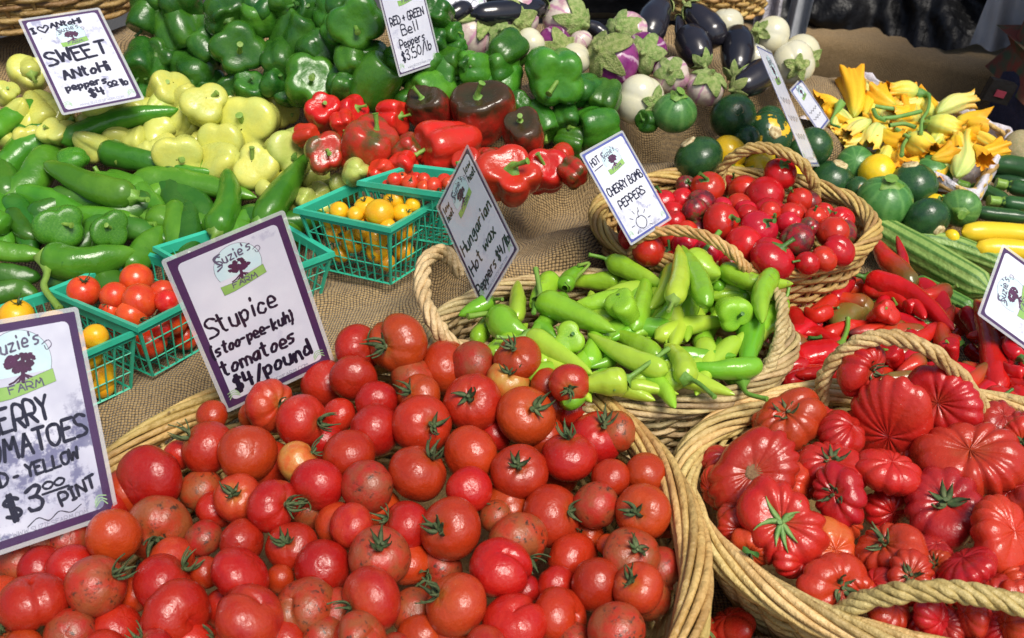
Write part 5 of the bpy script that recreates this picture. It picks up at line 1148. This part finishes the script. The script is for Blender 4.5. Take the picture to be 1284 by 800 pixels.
ZP = Pile(Plane((1200, 225, .095), (1280, 280, .085), (1284, 200, .11)), 'the right edge', 'dark green zucchini', .06, .75)
ZP.tubes('''
C 80 Z 1150,610 1230,615 1360,640 / 1140,608 | =thickest dark zucchini on top of the zucchini pile at the right edge
C 52 Z_ 1150,650 1200,670 1300,690 | =dark zucchini mostly hidden in the middle of the zucchini pile
C 62 Z 1075,700 1130,715 1220,765 / 1025,682 | =zucchini with pale stem lying nearest the blossom tray
C 62 Z 1215,690 1270,700 1400,720 / 1170,680 | =zucchini with chunky stem above the lowest stemmed one
C 62 Z 1190,750 1250,755 1400,765 / 1142,745 | =lowest stemmed zucchini of the pile at the right edge
C 55 Z 1090,785 1160,790 1300,800 | =dark zucchini lying just above the yellow squash''', 'zucchini')
ZP.balls('''C 1262 560 72 - .95 ml | =tan netted melon behind the zucchini at the right edge''', 'melon', -900); ZP.solve(); ZP.build()
# ------------------------------------------------------------------ round squashes
ZR = Pile(Plane((1060, 235, .12), (1200, 240, .115), (1110, 285, .09)), 'the round squash heap', 'round zucchini on the right', .05, .86)
ZR.balls('''
C 490 545 72 - 1 z | =dark round zucchini tucked behind the edge-on price card
C 555 678 86 .3 -.9 1.08 z | =big dark round zucchini just right of the cherry pepper basket handle
C 645 612 68 - .95 zs | =mid green round zucchini beside the blossom tray
C 660 705 50 .2 -.2 1 z | =small cut-topped round zucchini under the lemon yellow squash
C 727 642 70 - .92 zy | =lemon yellow round squash among green ones below the blossom tray
C 858 690 92 -.3 -.95 1 z ^-10 | =glossy dark round zucchini with a pale streak below the blossoms
C 930 655 78 - 1 zs ^-30 | =mid green round zucchini squeezed behind the glossy dark one
C 752 752 102 .1 -.8 .92 zs ^20 | =largest mid green round zucchini, stem up, in front of the lemon yellow squash
C 1038 775 70 .05 .3 .95 zs | =pale-bottomed green round zucchini nearest the zucchini pile
F 912 48 86 .72 .42 .95 z | =dark round zucchini showing its cut end to the right
C 945 762 44 .4 -.6 1 zy | =small yellow squash with green stem between green round ones
F 1005 110 30 - 1 zy | =small yellow squash piece beside the pale cucumbers''', 'round squash'); ZR.solve(); ZR.build()
ZL = Pile(Plane((920, 150, .225), (870, 205, .205), (980, 180, .175)), 'the burlap', 'round zucchini on the burlap', .04, .86)
ZL.balls('''
B 1240 418 80 .05 -.85 1 zs | =bright green round zucchini alone on the burlap left of the dark ones
C 195 435 86 .15 -.35 .95 z ^20 | =dark round zucchini showing a corky cut end on the burlap
C 325 505 84 .35 -.25 .85 zp ^10 | =green and yellow patched round squash beside the edge-on card
C 330 450 58 - 1 z | =small dark round zucchini behind the patched squash
C 62 590 90 -.6 -.8 .92 z | =largest dark round zucchini just behind the cherry pepper basket
C 175 568 66 .2 .6 1 zy | =bright yellow round squash between two dark round zucchini
C 285 640 62 -.6 .0 .9 zy | =yellow squash with thick green stem seen under the cherry basket handle
C 208 655 46 - 1 zy | =small yellow squash behind the left foot of the basket handle
C 405 660 50 - 1 zy | =yellow squash peeking through the right side of the basket handle
C 300 590 50 - 1 zy | =yellow squash directly behind the top of the cherry basket handle
C 245 515 50 - 1 z | =hidden dark zucchini between the yellow and patched squash
C 440 560 45 - 1 z | =dark zucchini just behind the edge-on card''', 'round squash'); ZL.solve(); ZL.build()
# ------------------------------------------------------------------ eggplants
EP = Pile(Plane((590, 44, .355), (800, 40, .34), (803, 130, .265)), 'the eggplant heap', 'round purple and white eggplants', .05, .84)
EP.balls('''
B 480 132 88 .55 -.85 1 ep | =pinkish white round eggplant with a brown hole scar beside the bells
B 545 112 38 - 1 ep | =small pink eggplant wedged behind the scarred white one
B 648 62 82 .05 .25 .95 ep ^30 | =round eggplant whose big green cap faces out at the top centre
B 832 72 86 .75 .2 .95 ep ^20 | =white and pink round eggplant right of the green-capped one at the top
B 600 150 64 -.1 -.5 .9 ep | =round eggplant covered by a browned withered cap
B 702 172 58 - 1 ew | =creamy white eggplant behind the purple-striped one
B 795 170 70 .4 .15 .95 eu | =purple-streaked eggplant with cap in the middle of the heap
B 872 222 60 - 1 ew | =white eggplant half hidden behind the big green bell
B 1060 120 74 -.4 -.1 .9 ep | =round eggplant with wide pale cap leaning left of the dark eggplants
B 890 155 40 - 1 ep | =small mauve eggplant under the big cap
B 1010 225 98 -.55 -.35 .95 eu ^30 | =deep purple striped eggplant, the shiniest round one
B 1130 205 78 -.1 -.1 .95 eu ^20 | =round eggplant almost covered by its green cap, right of the deep purple one
B 1115 372 90 .6 .15 .9 ew | =plump white eggplant at the front edge of the heap
B 1222 275 66 .0 -.2 .9 ep | =eggplant with frilly pale cap above the bright round zucchini
B 1140 450 45 - .8 bd | =flat dark green pepper end under the plump white eggplant
C 90 330 68 .2 -.75 .95 ep ^20 | =white eggplant blushed with purple under the dark eggplants''', 'round eggplant'); EP.solve(); EP.build()
EDk = Pile(Plane((816, 24, .345), (900, 60, .30), (950, 105, .255)), 'the dark eggplants', 'long dark eggplants', .05, .75)
EDk.tubes('''
B 72 E 400,60 430,45 480,20 | =small dark eggplant by the top edge card
B 96 E 760,20 640,50 480,60 | =long dark eggplant lying sideways behind the pinkish ones
B 60 E_ 730,60 720,30 700,-20 | =dark eggplant sliver at the top centre
B 60 E_ 900,90 950,110 1000,150 | =slaty eggplant end behind the striped eggplants
B 122 E 1200,5 1160,70 1130,160 | =dark eggplant standing tip down at the top, left of the wicker
C 40 E_ -10,60 -5,110 0,150 | =dark eggplant squeezed behind the front dark ones
C 118 E 25,25 90,95 150,165 | =dark eggplant with shaggy cap pointing up left
C 128 E 80,235 55,180 20,90 | =dark creased eggplant with cap toward the viewer
C 128 E 200,280 210,210 205,110 | =upright dark eggplant with star cap lowest
C 118 E 200,330 270,300 340,245 | =dark eggplant lying behind the edge-on price card''', 'dark eggplant'); EDk.solve(); EDk.build()
EW = Pile(Plane((965, 45, .27), (1010, 60, .24), (990, 90, .24)), 'the white eggplants', 'white eggplants by the edge-on card', .05, .86)
EW.balls('''
C 328 138 72 -.6 -.25 .95 ew | =white eggplant farthest back, its cap on the left
C 448 200 72 .5 .2 .95 ew | =white eggplant at the right, its green cap on the right
C 412 240 78 .3 .05 .95 ew ^20 | =white eggplant in front, its green cap facing out
C 275 215 50 - 1 ew | =white eggplant hidden behind the edge-on card
C 165 95 60 - 1 ew | =white eggplant sliver behind the dark eggplants''', 'white eggplant'); EW.solve(); EW.build()
for m in EW.it + EP.it:
    if m['kind'] == 'ew':
        for c in m['o'].children: pass
# ------------------------------------------------------------------ bell peppers
BL = Pile(Plane((229, 37, .355), (398, 64, .345), (320, 110, .285)), 'left bell heap', 'green bell peppers on the left', .06, .80)
BL.balls('''
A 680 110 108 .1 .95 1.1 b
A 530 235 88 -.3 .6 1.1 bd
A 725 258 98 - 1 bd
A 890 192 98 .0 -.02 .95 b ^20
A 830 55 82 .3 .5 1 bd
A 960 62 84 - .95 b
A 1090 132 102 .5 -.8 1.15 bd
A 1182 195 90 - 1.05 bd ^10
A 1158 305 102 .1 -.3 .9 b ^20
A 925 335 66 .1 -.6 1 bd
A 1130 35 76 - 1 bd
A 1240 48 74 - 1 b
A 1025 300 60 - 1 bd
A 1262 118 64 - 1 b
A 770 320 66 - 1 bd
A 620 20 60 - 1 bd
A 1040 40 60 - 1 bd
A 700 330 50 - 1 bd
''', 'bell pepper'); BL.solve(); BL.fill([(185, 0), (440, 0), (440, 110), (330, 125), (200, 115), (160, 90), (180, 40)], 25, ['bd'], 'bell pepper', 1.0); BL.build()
BR = Pile(Plane((470, 105, .315), (700, 95, .325), (760, 165, .245)), 'centre bell heap', 'green bell peppers in the centre', .06, .80)
BR.balls('''
B 60 92 104 -.1 .05 .95 b
B 105 215 66 - 1 b
B 140 310 98 .55 -.75 1.35 b ^30
B 350 62 74 - 1.2 b
B 355 155 58 - 1.1 bd
B 10 320 50 - 1 bd
B 402 235 72 .85 -.1 1.1 b
B 372 285 82 .9 .1 1.15 bd ^10
B 330 328 80 -.7 .2 1.1 b ^20
B 615 192 74 - 1.05 b
B 590 258 76 -.8 .1 1.1 b ^10
B 590 315 90 -.4 .75 1.1 b ^20
B 790 290 112 .12 .15 .95 b ^50
B 905 330 66 - 1.1 bd
B 978 372 72 -.3 .6 1.1 b
B 948 465 84 -.9 .2 1.2 b ^20
B 958 515 58 .9 .2 1.2 bd
B 728 452 76 .5 .75 1.05 b
B 832 430 56 .1 .8 1 bd
B 850 530 62 .95 .3 1.1 b ^10
B 412 125 42 - 1 b
B 430 172 36 - 1 bd
B 470 240 36 .2 .3 1 bd
B 500 350 50 - 1 bd
B 660 380 50 - 1 bd
B 460 320 40 - 1 bd
B 220 260 50 - 1 bd
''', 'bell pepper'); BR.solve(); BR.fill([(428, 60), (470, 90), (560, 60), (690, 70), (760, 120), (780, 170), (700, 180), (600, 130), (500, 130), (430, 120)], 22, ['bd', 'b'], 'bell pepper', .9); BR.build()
RB = Pile(Plane((405, 138, .285), (603, 142, .290), (641, 223, .262)), 'the red bell heap', 'red bell peppers', .05, .80)
RB.balls('''
B 38 415 62 .6 -.3 1 r | =wrinkled red bell at the left end of the red ones
B 190 430 66 .75 .1 .95 r | =knobbly red bell with its green stem on the right
B 110 552 112 .3 -.8 1.05 rm ^20 | =large brownish red bell mottled with green at the left
B 320 412 88 -.3 -.7 1.15 rd | =dark-shouldered bell standing between green and red ones
B 520 425 118 -.15 -.75 1.0 rd ^20 | =largest red bell with a blackish brown folded top
B 398 540 102 -.85 .1 1.2 r ^20 | =smooth red bell lying on its side, green stem at left
B 670 492 86 -.1 -.7 1.0 rd ^10 | =red bell with an olive dark top behind the front ones
B 628 662 116 .08 -.48 .95 r ^40 | =front red bell with a curved green stem on top
B 752 632 86 .0 -.3 1.0 r ^20 | =plain red bell just right of the stemmed front one
B 812 592 56 - 1.1 r | =slim red bell second from the right end
B 862 642 52 - 1.05 rm ^10 | =dull dark red bell at the right end on the burlap
B 42 372 42 - 1 r | =small red bell crest at the back left
A 1200 415 66 .0 -.5 1 r | =ridged red bell beside the pale yellow peppers
A 1212 572 78 .1 -.2 .95 rm | =red bell tinged green beside the pale yellow peppers
A 1140 500 44 - 1 r | =small red pepper peeking between pale yellow ones
B 230 612 56 - .9 r | =red pepper flat on top behind the yellow tomato basket
B 140 640 50 - .9 r | =red pepper low behind the yellow tomato basket
B 8 460 50 - 1 r | =red bell side left of the mottled one
B 250 555 62 - 1 rm | =shadowed dark pepper in the gap of the red bells
B 560 600 60 - 1 rm | =shadowed red pepper behind the front stemmed bell
B 470 620 60 - 1 r | =red pepper low behind the tiny tomato basket
B 60 640 50 - 1 yg | =pale pepper low left of the red ones''', 'red bell pepper'); RB.solve(); RB.build()
# ------------------------------------------------------------------ pale yellow sweet peppers
YL = Pile(Plane((60, 130, .275), (330, 115, .275), (430, 235, .20)), 'yellow heap', 'pale yellow sweet peppers', .05, .82)
YL.balls('''
A 112 305 66 .1 -.5 1.1 y
A 20 355 40 .5 -.5 1.1 y
A 160 415 80 .2 .7 1.1 y
A 375 402 74 -.25 -.7 1.05 y ^40
A 605 348 66 .5 -.4 1.0 y
A 770 412 76 .05 -.5 1.05 y ^10
A 690 368 56 - 1 y
A 950 470 102 -.45 .05 .95 y ^20
A 1010 405 62 .6 .1 1.05 y
A 1066 560 88 .45 .0 1.0 yg
A 660 565 80 -.1 .3 .95 y ^10
A 832 535 86 -.4 .1 1.0 y
A 590 572 62 - 1.05 y
A 828 610 88 - .95 y
A 950 622 78 -.15 -.3 1.0 y ^10
A 200 502 50 - 1 y
A 1165 668 58 .2 .1 .9 yg
A 1180 722 52 - 1 yg
A 1262 682 34 - 1 yg
A 590 395 40 - 1 yg
A 900 330 40 .3 -.6 1 y
A 330 530 50 - 1 y
A 60 420 50 - 1 y
P 150 160 70 .1 .3 .9 yg
P 310 190 72 .3 -.2 .9 yg
P 200 235 80 - 1 yg
P 90 260 60 - 1 yg
''', 'sweet pepper'); YL.tubes('''
A 88 Y 430,398 500,400 575,412
A 96 Y 745,470 660,480 560,520
A 72 Y 300,440 330,470 370,500
A 70 Y 770,500 730,525 690,560
A 100 Y 862,410 862,370 855,310
A 72 Y 120,280 105,240 95,205
A 70 Y 960,690 1000,715 1040,740
P 100 Y 380,230 330,255 280,300
A 60 Y 250,500 200,500 160,480
A 74 Y 1130,640 1090,680 1040,700''', 'sweet pepper', 100)
YL.solve(); YL.fill([(0, 120), (60, 130), (110, 130), (290, 110), (350, 150), (400, 220), (440, 250), (380, 270), (300, 230), (180, 200), (0, 170)], 19, ['Y', 'Y', 'y'], 'sweet pepper', .8); YL.build()
# ------------------------------------------------------------------ long green peppers
GP = Pile(Plane((30, 380, .155), (300, 235, .215), (30, 150, .265)), 'left green heap', 'long green peppers', .07, .78)
GP.tubes('''
A 80 A_ 20,740 90,760 180,770
A 70 AD_ 330,540 280,600 260,660
D 90 AD_ -40,250 60,250 150,250
D 90 AD_ 330,300 250,280 160,290
D 90 AD_ -40,330 60,300 140,320
D 80 AD_ 40,10 100,100 150,120
A 60 AD_ 420,700 470,740 540,760
A 90 A -40,500 50,430 145,375
A 145 A 170,520 70,580 -60,700
A 90 A 225,530 420,450 675,415
A 130 A 200,560 110,680 -20,760 / 225,490 270,440
A 102 AD 375,560 500,590 640,620 / 330,545 240,565 | dark
A 40 A 640,620 720,630 795,632 | thin
A 102 A 495,670 700,680 955,735
A 112 A 500,735 330,690 162,610
D 88 A 30,70 -20,50 -60,20
D 110 AC 545,35 690,55 850,60 / 480,22 365,15
A 108 A 800,870 850,750 842,620
A 112 AC 960,840 1070,690 1140,580
D 80 A -30,160 60,165 160,165
D 142 A 165,185 300,200 505,150 / 175,250 165,300 222,378
''', 'long green pepper')
GP.balls('''D 220 62 80 .1 .0 1 gx | end-on
D 400 82 68 .3 .05 1 gx | half-hidden end-on
A 280 600 50 - 1 gx | small shaded''', 'long green pepper', -120)
GP.solve(); GP.fill([(-10, 150), (90, 190), (200, 220), (330, 240), (370, 280), (330, 300), (200, 300), (120, 350), (0, 360)], 24, ['A', 'A', 'AD'], 'long green pepper', .9); GP.build()
# ------------------------------------------------------------------ small tomatoes in the berry baskets
pint_fill(0, 'ky', '''185 355 60 .3 -.6;290 335 56;265 450 60 .5 .2;380 350 46;440 315 68 -.1 -.7;600 270 66 -.3 -.1;515 345 86;640 345 56 .6 -.2;772 365 70 .2 -.3;648 435 66;368 500 68 .2 .1;498 480 70;500 560 64 -.3 .4;650 555 60;345 625 66;455 655 68;592 675 60;200 510 52;762 500 54 -.2 -.1;715 615 46;398 400 42;300 570 50;560 420 50;240 380 46;700 300 44;420 440 50;560 620 50''', 'P', 'yellow cherry tomatoes', 'unhidden basket')
pint_fill(1, 'k', '''312 312 62 .2 -.6;425 330 54 -.7 .5;508 270 62;520 348 68;490 400 60 .5 .4;605 315 48 .1 .3;640 415 64;560 500 62;660 555 52;548 600 56;410 385 44;620 350 46;690 480 50;700 580 44;500 460 50;600 450 44;440 440 50;720 400 50''', 'D', 'red cherry tomatoes', 'Stupice basket')
pint_fill(2, 'ky', '''62 405 66 .3 -.7;355 480 48;415 530 58 .2 .3;360 630 68;410 715 52;330 550 50;200 440 60;120 470 60;250 500 55;380 660 50;300 620 50;-10 450 60''', 'D', 'yellow cherry tomatoes', 'basket behind corner card')
pint_fill(4, 'k', '''600 160 44;685 180 52 .1 -.4;760 160 44;815 195 52 .5 .3;875 160 40;640 150 38 .1 -.6;720 150 36;900 180 40;560 190 34;760 200 40;930 160 36''', 'P', 'tiny red tomatoes', 'basket by red bells')
# ------------------------------------------------------------------ squash blossoms
SB = Pile(Plane((1040, 140, .145), (1240, 160, .145), (1150, 215, .135)), 'lined tray', 'orange and yellow squash blossoms', .05, .6)
SB.tubes('''
S 70 B_ 560,230 500,190 440,210
S 70 BO_ 620,280 560,260 480,250
S 80 B_ 760,460 800,430 850,440
S 70 BO_ 820,440 850,480 900,490
S 80 BO 250,230 170,220 105,235 / 190,330 240,360 | wide orange
S 100 BO 320,300 330,210 300,90 | tall upright orange
S 60 BO 380,300 400,220 420,190
S 70 B 430,340 340,340 190,380
S 60 BP 420,320 340,360 275,410
S 95 B 700,175 610,160 500,165 / 745,180 740,260 705,320 700,395 | arching-stemmed yellow
S 90 BO 560,240 500,220 430,180
S 80 BO 620,240 600,270 540,280
S 85 BP 790,280 880,230 990,215
S 115 B 720,330 830,350 935,375 / 690,320 | plump yellow
S 110 BO 900,320 960,320 1060,330
S 80 BO 930,390 970,400 1020,410
S 110 BP 470,350 430,420 390,500 / 468,300 | pale green-veined
S 80 BO 480,370 530,430 590,450
S 115 B 620,410 690,460 770,520 / 640,400 600,460 590,520 | streaked yellow
S 60 BO 980,500 1060,500 1170,470
S 80 BO 760,540 820,530 870,520
S 60 BO 1000,460 1040,500 1060,550
S 100 BP 900,640 940,540 940,410 | long pale
S 60 BO 870,420 900,430 900,500''', 'squash blossom')
for m in SB.it: m['w'] *= 1.18
SB.solve(); SB.fill([(1030, 130), (1080, 110), (1150, 120), (1235, 165), (1235, 180), (1195, 210), (1120, 198), (1030, 160)], 12, ['B', 'BO', 'BP'], 'squash blossom', .9, seed=8); SB.build()
ST = Pile(SB.pl, 'lined tray', 'cut green blossom stems', .05)
for w, pts, lb in ((26, '440,240 500,250 560,255', 'upper'), (28, '480,310 570,300 700,270', 'middle'), (26, '520,350 600,340 670,360', 'lower'), (24, '430,260 450,300 500,320', 'short slanted'), (24, '560,370 600,400 640,420', 'lowest')):
    C = [cpt('S', *map(float, z.split(',')))[:2] for z in pts.split()]; P = np.array([SB.pl.hit(x, y, -.012)[0] for x, y in crs(C, 10)]); c = P.mean(0)
    o = link('flower_stalk', MB().grid(tube(P - c, .0042, 8)).mesh('flower_stalk', M['green_stem']), None, Matrix.Translation(Vector(c)), label=lb + ' green blossom stem lying across the middle of the lined tray', category='stalk', group='cut green blossom stems')

# ------------------------------------------------------------------ wooden slats of the crate behind the tomatoes
def slat(pts, w, label):
    P = np.array([at(x, y, z) for x, y, z in pts]); d = P[1] - P[0]; L = np.linalg.norm(d); d /= L; n = np.cross(d, [0, 0, 1.0]); n /= np.linalg.norm(n); R = Matrix((Vector(d), Vector(n), Vector(np.cross(d, n)))).transposed().to_4x4(); R.translation = Vector((P[0] + P[1]) / 2)
    link('wooden_slat', MB().box((0, 0, 0), (L, w, .006)).mesh('wooden_slat', M['slat_wood'], False), None, R, label=label, category='slat')
slat([(536, 430, .155), (640, 440, .155)], .022, 'pale wooden slat lying between the front tomatoes and lime peppers')
# a fallen leaf on the rim
lf = MB(); q = np.linspace(0, 1, 6); lf.grid(np.array([[(.009 * (a - .5) * 2, .005 * b * math.sin(PI * min(.97, max(.03, a))), .0035 * math.sin(6 * a + 2 * b) + .002) for b in (-1, -.4, .4, 1)] for a in q]), closed=False)
p = at(941, 694, .155); link('leaf_scrap', lf.mesh('leaf_scrap', M['leaf']), None, Matrix.Translation(Vector(p)) @ Matrix.Rotation(-.6, 4, 'Z'), label='torn green leaf scrap on the rim of the right front basket', category='leaf')
# ------------------------------------------------------------------ behind the stall: neighbour's table, plastic sheets, passer-by
TA, TB_ = np.array(at(1010, 50, .05)), np.array(at(1284, 90, .05)); u = (TB_ - TA); u /= np.linalg.norm(u); nn = np.array([-u[1], u[0], 0.0]); 
if nn[1] < 0: nn = -nn
A0, B0 = TA - u * 1.2, TB_ + u * 1.2
S = np.linspace(0, 1, 160); prof = [(-.03, -.74), (-.02, -.5), (-.012, -.25), (-.008, -.08), (-.004, -.02), (.006, .0), (.04, .004), (.4, .004), (.9, .004)]; G = []
for a, z in prof:
    f = min(1, max(0, -z / .5)); G.append([A0 + (B0 - A0) * s + nn * (a + .03 * f * math.sin(s * 60 + 2 * math.sin(s * 17)) + .008 * math.sin(s * 23)) + np.array([0, 0, z + (.008 * math.sin(s * 31) if z > -.1 else 0)]) for s in S])
me = MB().grid(np.array(G), closed=False).mesh('table_cloth', M['burlap_brown']); Ln = np.linalg.norm(B0 - A0)
for l, d in zip(me.loops, me.uv_layers[0].data): v = me.vertices[l.vertex_index].co; d.uv = (float((np.array(v) - A0) @ u), float(v.z + (np.array(v) - A0) @ nn))
link('table_cloth', me, None, None, label='brown burlap cloth covering the neighbouring table at the upper right', category='cloth')
nt = empty('neighbour_table', (A0 + (B0 - A0) / 2 + nn * .5) * [1, 1, 0], label='neighbouring market table under the brown burlap', category='table'); ry = math.atan2(u[1], u[0]); nt.rotation_euler = (0, 0, ry)
link('table_top', MB().box((0, 0, T + .02), (Ln - .1, .85, .04)).mesh('table_top', M['wood'], False), nt)
for x in (-1, 1):
    for y in (-.35, .35): link('leg', MB().box((x * (Ln / 2 - .2), y, T / 2), (.06, .06, T)).mesh('leg', M['wood'], False), nt)
def sheet(name, P0, du, dv, nu, nv, fn, m, label, cat):
    G = np.array([[np.array(P0) + np.array(du) * i / (nu - 1) + np.array(dv) * j / (nv - 1) + np.array(fn(i / (nu - 1), j / (nv - 1))) for i in range(nu)] for j in range(nv)]); o = link(name, MB().grid(G, closed=False).mesh(name, M[m]), None, None, label=label, category=cat); return o
Lb = B0 - A0
def fold(a, b): 
    w = .022 * math.sin(a * 70 + 5 * math.sin(b * 5 + a * 9)) + .020 * math.sin(a * 150 + 14 * b + 3 * math.sin(a * 40)) + .018 * abs(math.sin(b * 16 + 46 * a)) + .012 * abs(math.sin(a * 210 - 18 * b)); return nn * (w + .06 * math.sin(b * PI)) + np.array([0, 0, .02 * math.sin(a * 25)])
sheet('plastic_sheet', A0 + u * .15 + nn * .05 + [0, 0, .005], u * (Ln - .2), nn * .20 + np.array([0, 0, .46]), 200, 40, fold, 'black_bag', 'crumpled black plastic sheet over crates on the neighbouring table', 'plastic sheet')
sheet('plastic_sheet', A0 + u * .15 + nn * .25 + [0, 0, .44], u * (Ln - .2), nn * .5 + np.array([0, 0, .05]), 160, 20, lambda a, b: (0, 0, .04 * math.sin(a * 40 + 6 * b) + .02 * math.sin(a * 90 - 12 * b)), 'black_bag', 'black plastic sheet lying flat behind the crumpled one', 'plastic sheet')
pw = at_wall(1225, 20, A0 - nn * .02, B0 - nn * .02); sheet('plastic_flap', pw + np.array([0, 0, -.06]), u * .09, np.array([.03, 0, .22]), 14, 14, lambda a, b: nn * (.02 * math.sin(9 * a + 4 * b) - .03), 'grey_bag', 'shiny grey fold of plastic hanging at the upper right', 'plastic flap')
pA = at_wall(940, 64, A0 - nn * .10, B0 - nn * .10); pB = at_wall(1003, 50, A0 - nn * .10, B0 - nn * .10); dz = np.array([0, 0, .55])
sheet('hanging_sheet', pA + np.array([0, 0, -.1]), (pB - pA) * .55, dz, 20, 20, lambda a, b: nn * (.02 * math.sin(12 * a)), 'white_bag', 'white plastic sheet hanging beside the brown wicker basket', 'plastic sheet')
sheet('hanging_sheet', pA + (pB - pA) * .52 + np.array([0, 0, -.1]) - nn * .01, (pB - pA) * .5, dz, 20, 20, lambda a, b: nn * (.025 * math.sin(9 * a + 3 * b)) + u * (.05 * b), 'grey_bag', 'grey translucent-looking plastic sheet hanging right of the white one', 'plastic sheet')
# dark crates behind the eggplants
cr = empty('plastic_crate', (.20, 2.35, T - .05), label='black plastic crate in shade behind the round eggplants', category='crate')
for i, z in enumerate(np.linspace(.02, .46, 9)):
    link('slat', MB().box((0, 0, z), (.52, .02, .030)).mesh('slat', M['black_bag'], False), cr); link('slat', MB().box((0, .34, z), (.52, .02, .030)).mesh('slat', M['black_bag'], False), cr)
for x in (-.27, .27): link('side_panel', MB().box((x, .17, .24), (.02, .36, .50)).mesh('side_panel', M['black_bag'], False), cr)
link('base', MB().box((0, .17, .0), (.52, .32, .01)).mesh('base', M['black_bag'], False), cr)
# leafy bunches on the far table, cut by the top edge
def bunch(px, py, z, n, r, label, seed):
    rg = random.Random(seed); c = at_wall(px, py, A0 + nn * .3, B0 + nn * .3); mb = MB()
    for k in range(n):
        a, e = rg.uniform(0, 6.28), rg.uniform(.2, 1.4); d = np.array([math.cos(a) * math.cos(e), math.sin(a) * math.cos(e), math.sin(e)]); s = np.cross(d, [0, 0, 1]); s /= np.linalg.norm(s); L = r * rg.uniform(.6, 1.2)
        mb.grid(np.array([[d * L * t + s * w * L * .22 * math.sin(PI * min(.98, t + .05)) + np.array([0, 0, -.25 * L * t * t + .03 * L * math.sin(9 * t + w)]) for w in (-1, 0, 1)] for t in np.linspace(0, 1, 6)]), closed=False)
    link('leafy_greens', mb.mesh('leafy_greens', M['leaf']), None, Matrix.Translation(Vector(c)), label=label, category='greens')
bunch(1200, -6, .3, 60, .09, 'bright leafy greens poking over the black plastic at the right', 3); bunch(1108, -10, .3, 50, .08, 'leafy greens poking over the black plastic near the top centre right', 4)
# passer-by at the right edge
def skin_body(name, V, E, Rr, m, parent=None, root=0, sub=2):
    me = bpy.data.meshes.new(name); me.from_pydata(V, E, []); me.materials.append(m); o = link(name, me, parent); s = o.modifiers.new('skin', 'SKIN'); s.use_smooth_shade = True; o.modifiers.new('sub', 'SUBSURF').render_levels = sub
    for i, r in enumerate(Rr): me.skin_vertices[0].data[i].radius = (r, r * .85) if not isinstance(r, tuple) else r
    me.skin_vertices[0].data[root].use_root = True; return o
p = at_wall(1262, 100, (0, 2.12, 0), (1, 2.12, 0)); ps = empty('person', (p[0] + .17, 2.12, 0), label='passer-by in dark navy trousers at the right edge, only a hip visible', category='person')
V = [(0, 0, .98), (0, 0, 1.15), (0, .01, 1.32), (0, .01, 1.46), (0, 0, 1.54), (0, -.01, 1.62), (0, -.02, 1.72), (-.19, .01, 1.44), (-.24, .0, 1.20), (-.16, -.20, 1.27), (-.12, -.27, 1.29), (.19, .01, 1.44), (.24, .0, 1.20), (.16, -.20, 1.27), (.12, -.27, 1.29), (-.10, 0, .90), (-.11, -.01, .50), (-.11, .02, .09), (-.12, -.10, .04), (.10, 0, .90), (.11, -.01, .50), (.11, .02, .09), (.12, -.10, .04)]
E = [(0, 1), (1, 2), (2, 3), (3, 4), (4, 5), (5, 6), (3, 7), (7, 8), (8, 9), (9, 10), (3, 11), (11, 12), (12, 13), (13, 14), (0, 15), (15, 16), (16, 17), (17, 18), (0, 19), (19, 20), (20, 21), (21, 22)]
body = skin_body('body', V, E, [(.15, .11), (.13, .10), (.15, .11), (.11, .08), .055, (.078, .092), (.072, .088), .06, .045, .034, .036, .06, .045, .034, .036, .085, .055, .04, .035, .085, .055, .04, .035], M['skin'], ps)
for sx in (-1, 1):
    for k in range(4): skin_body('finger', [(sx * .10, -.285, 1.27 + k * .018), (sx * .08, -.32, 1.268 + k * .019), (sx * .055, -.335 + .004 * (k in (1, 2)), 1.265 + k * .018)], [(0, 1), (1, 2)], [.009, .0085, .007], M['skin'], body, 0, 1)
    skin_body('thumb', [(sx * .115, -.27, 1.31), (sx * .095, -.29, 1.345), (sx * .08, -.30, 1.365)], [(0, 1), (1, 2)], [.011, .010, .008], M['skin'], body, 0, 1)
skin_body('shirt', [V[i] for i in (0, 1, 2, 3, 7, 8, 11, 12)] + [(0, 0, .93)], [(8, 0), (0, 1), (1, 2), (2, 3), (3, 4), (4, 5), (3, 6), (6, 7)], [(.165, .125), (.15, .115), (.165, .125), (.12, .09), .075, .058, .075, .058, (.165, .125)], M['shirt'], ps)
skin_body('trousers', [(0, 0, 1.0), (0, 0, .92)] + [V[i] for i in (15, 16, 17)] + [V[i] for i in (19, 20, 21)], [(0, 1), (1, 2), (2, 3), (3, 4), (1, 5), (5, 6), (6, 7)], [(.17, .13), (.16, .13), .115, .085, .07, .115, .085, .07], M['denim'], ps)
hr = MB(); th, ph = lat(12, 20); r = .098 * (1 + .04 * np.sin(9 * ph)); th = th * .62; hr.grid(np.stack([r * np.sin(th) * np.cos(ph), r * 1.1 * np.sin(th) * np.sin(ph) + .012, r * 1.15 * np.cos(th) + 1.70], -1)); link('hair', hr.mesh('hair', M['hair']), ps)
for sx in (-1, 1): link('shoe', MB().grid(tube([(sx * .115, .06, .045), (sx * .115, -.02, .05), (sx * .12, -.12, .04), (sx * .12, -.19, .03)], [.038, .048, .045, .02], 12)).mesh('shoe', M['black_bag']), ps)
pf = at_wall(1252, 114, (0, 2.02, 0), (1, 2.02, 0)); pc = link('belt_pouch', MB().box((0, 0, 0), (.055, .02, .045)).mesh('belt_pouch', M['black_bag'], False), None, Matrix.Translation(Vector(pf)) @ Matrix.Rotation(.25, 4, 'Y'), label='black pouch flap with a small red tag at the right edge', category='pouch')
link('tag', MB().box((.0, -.0115, -.002), (.022, .002, .014)).mesh('tag', M['maroon'], False), pc)
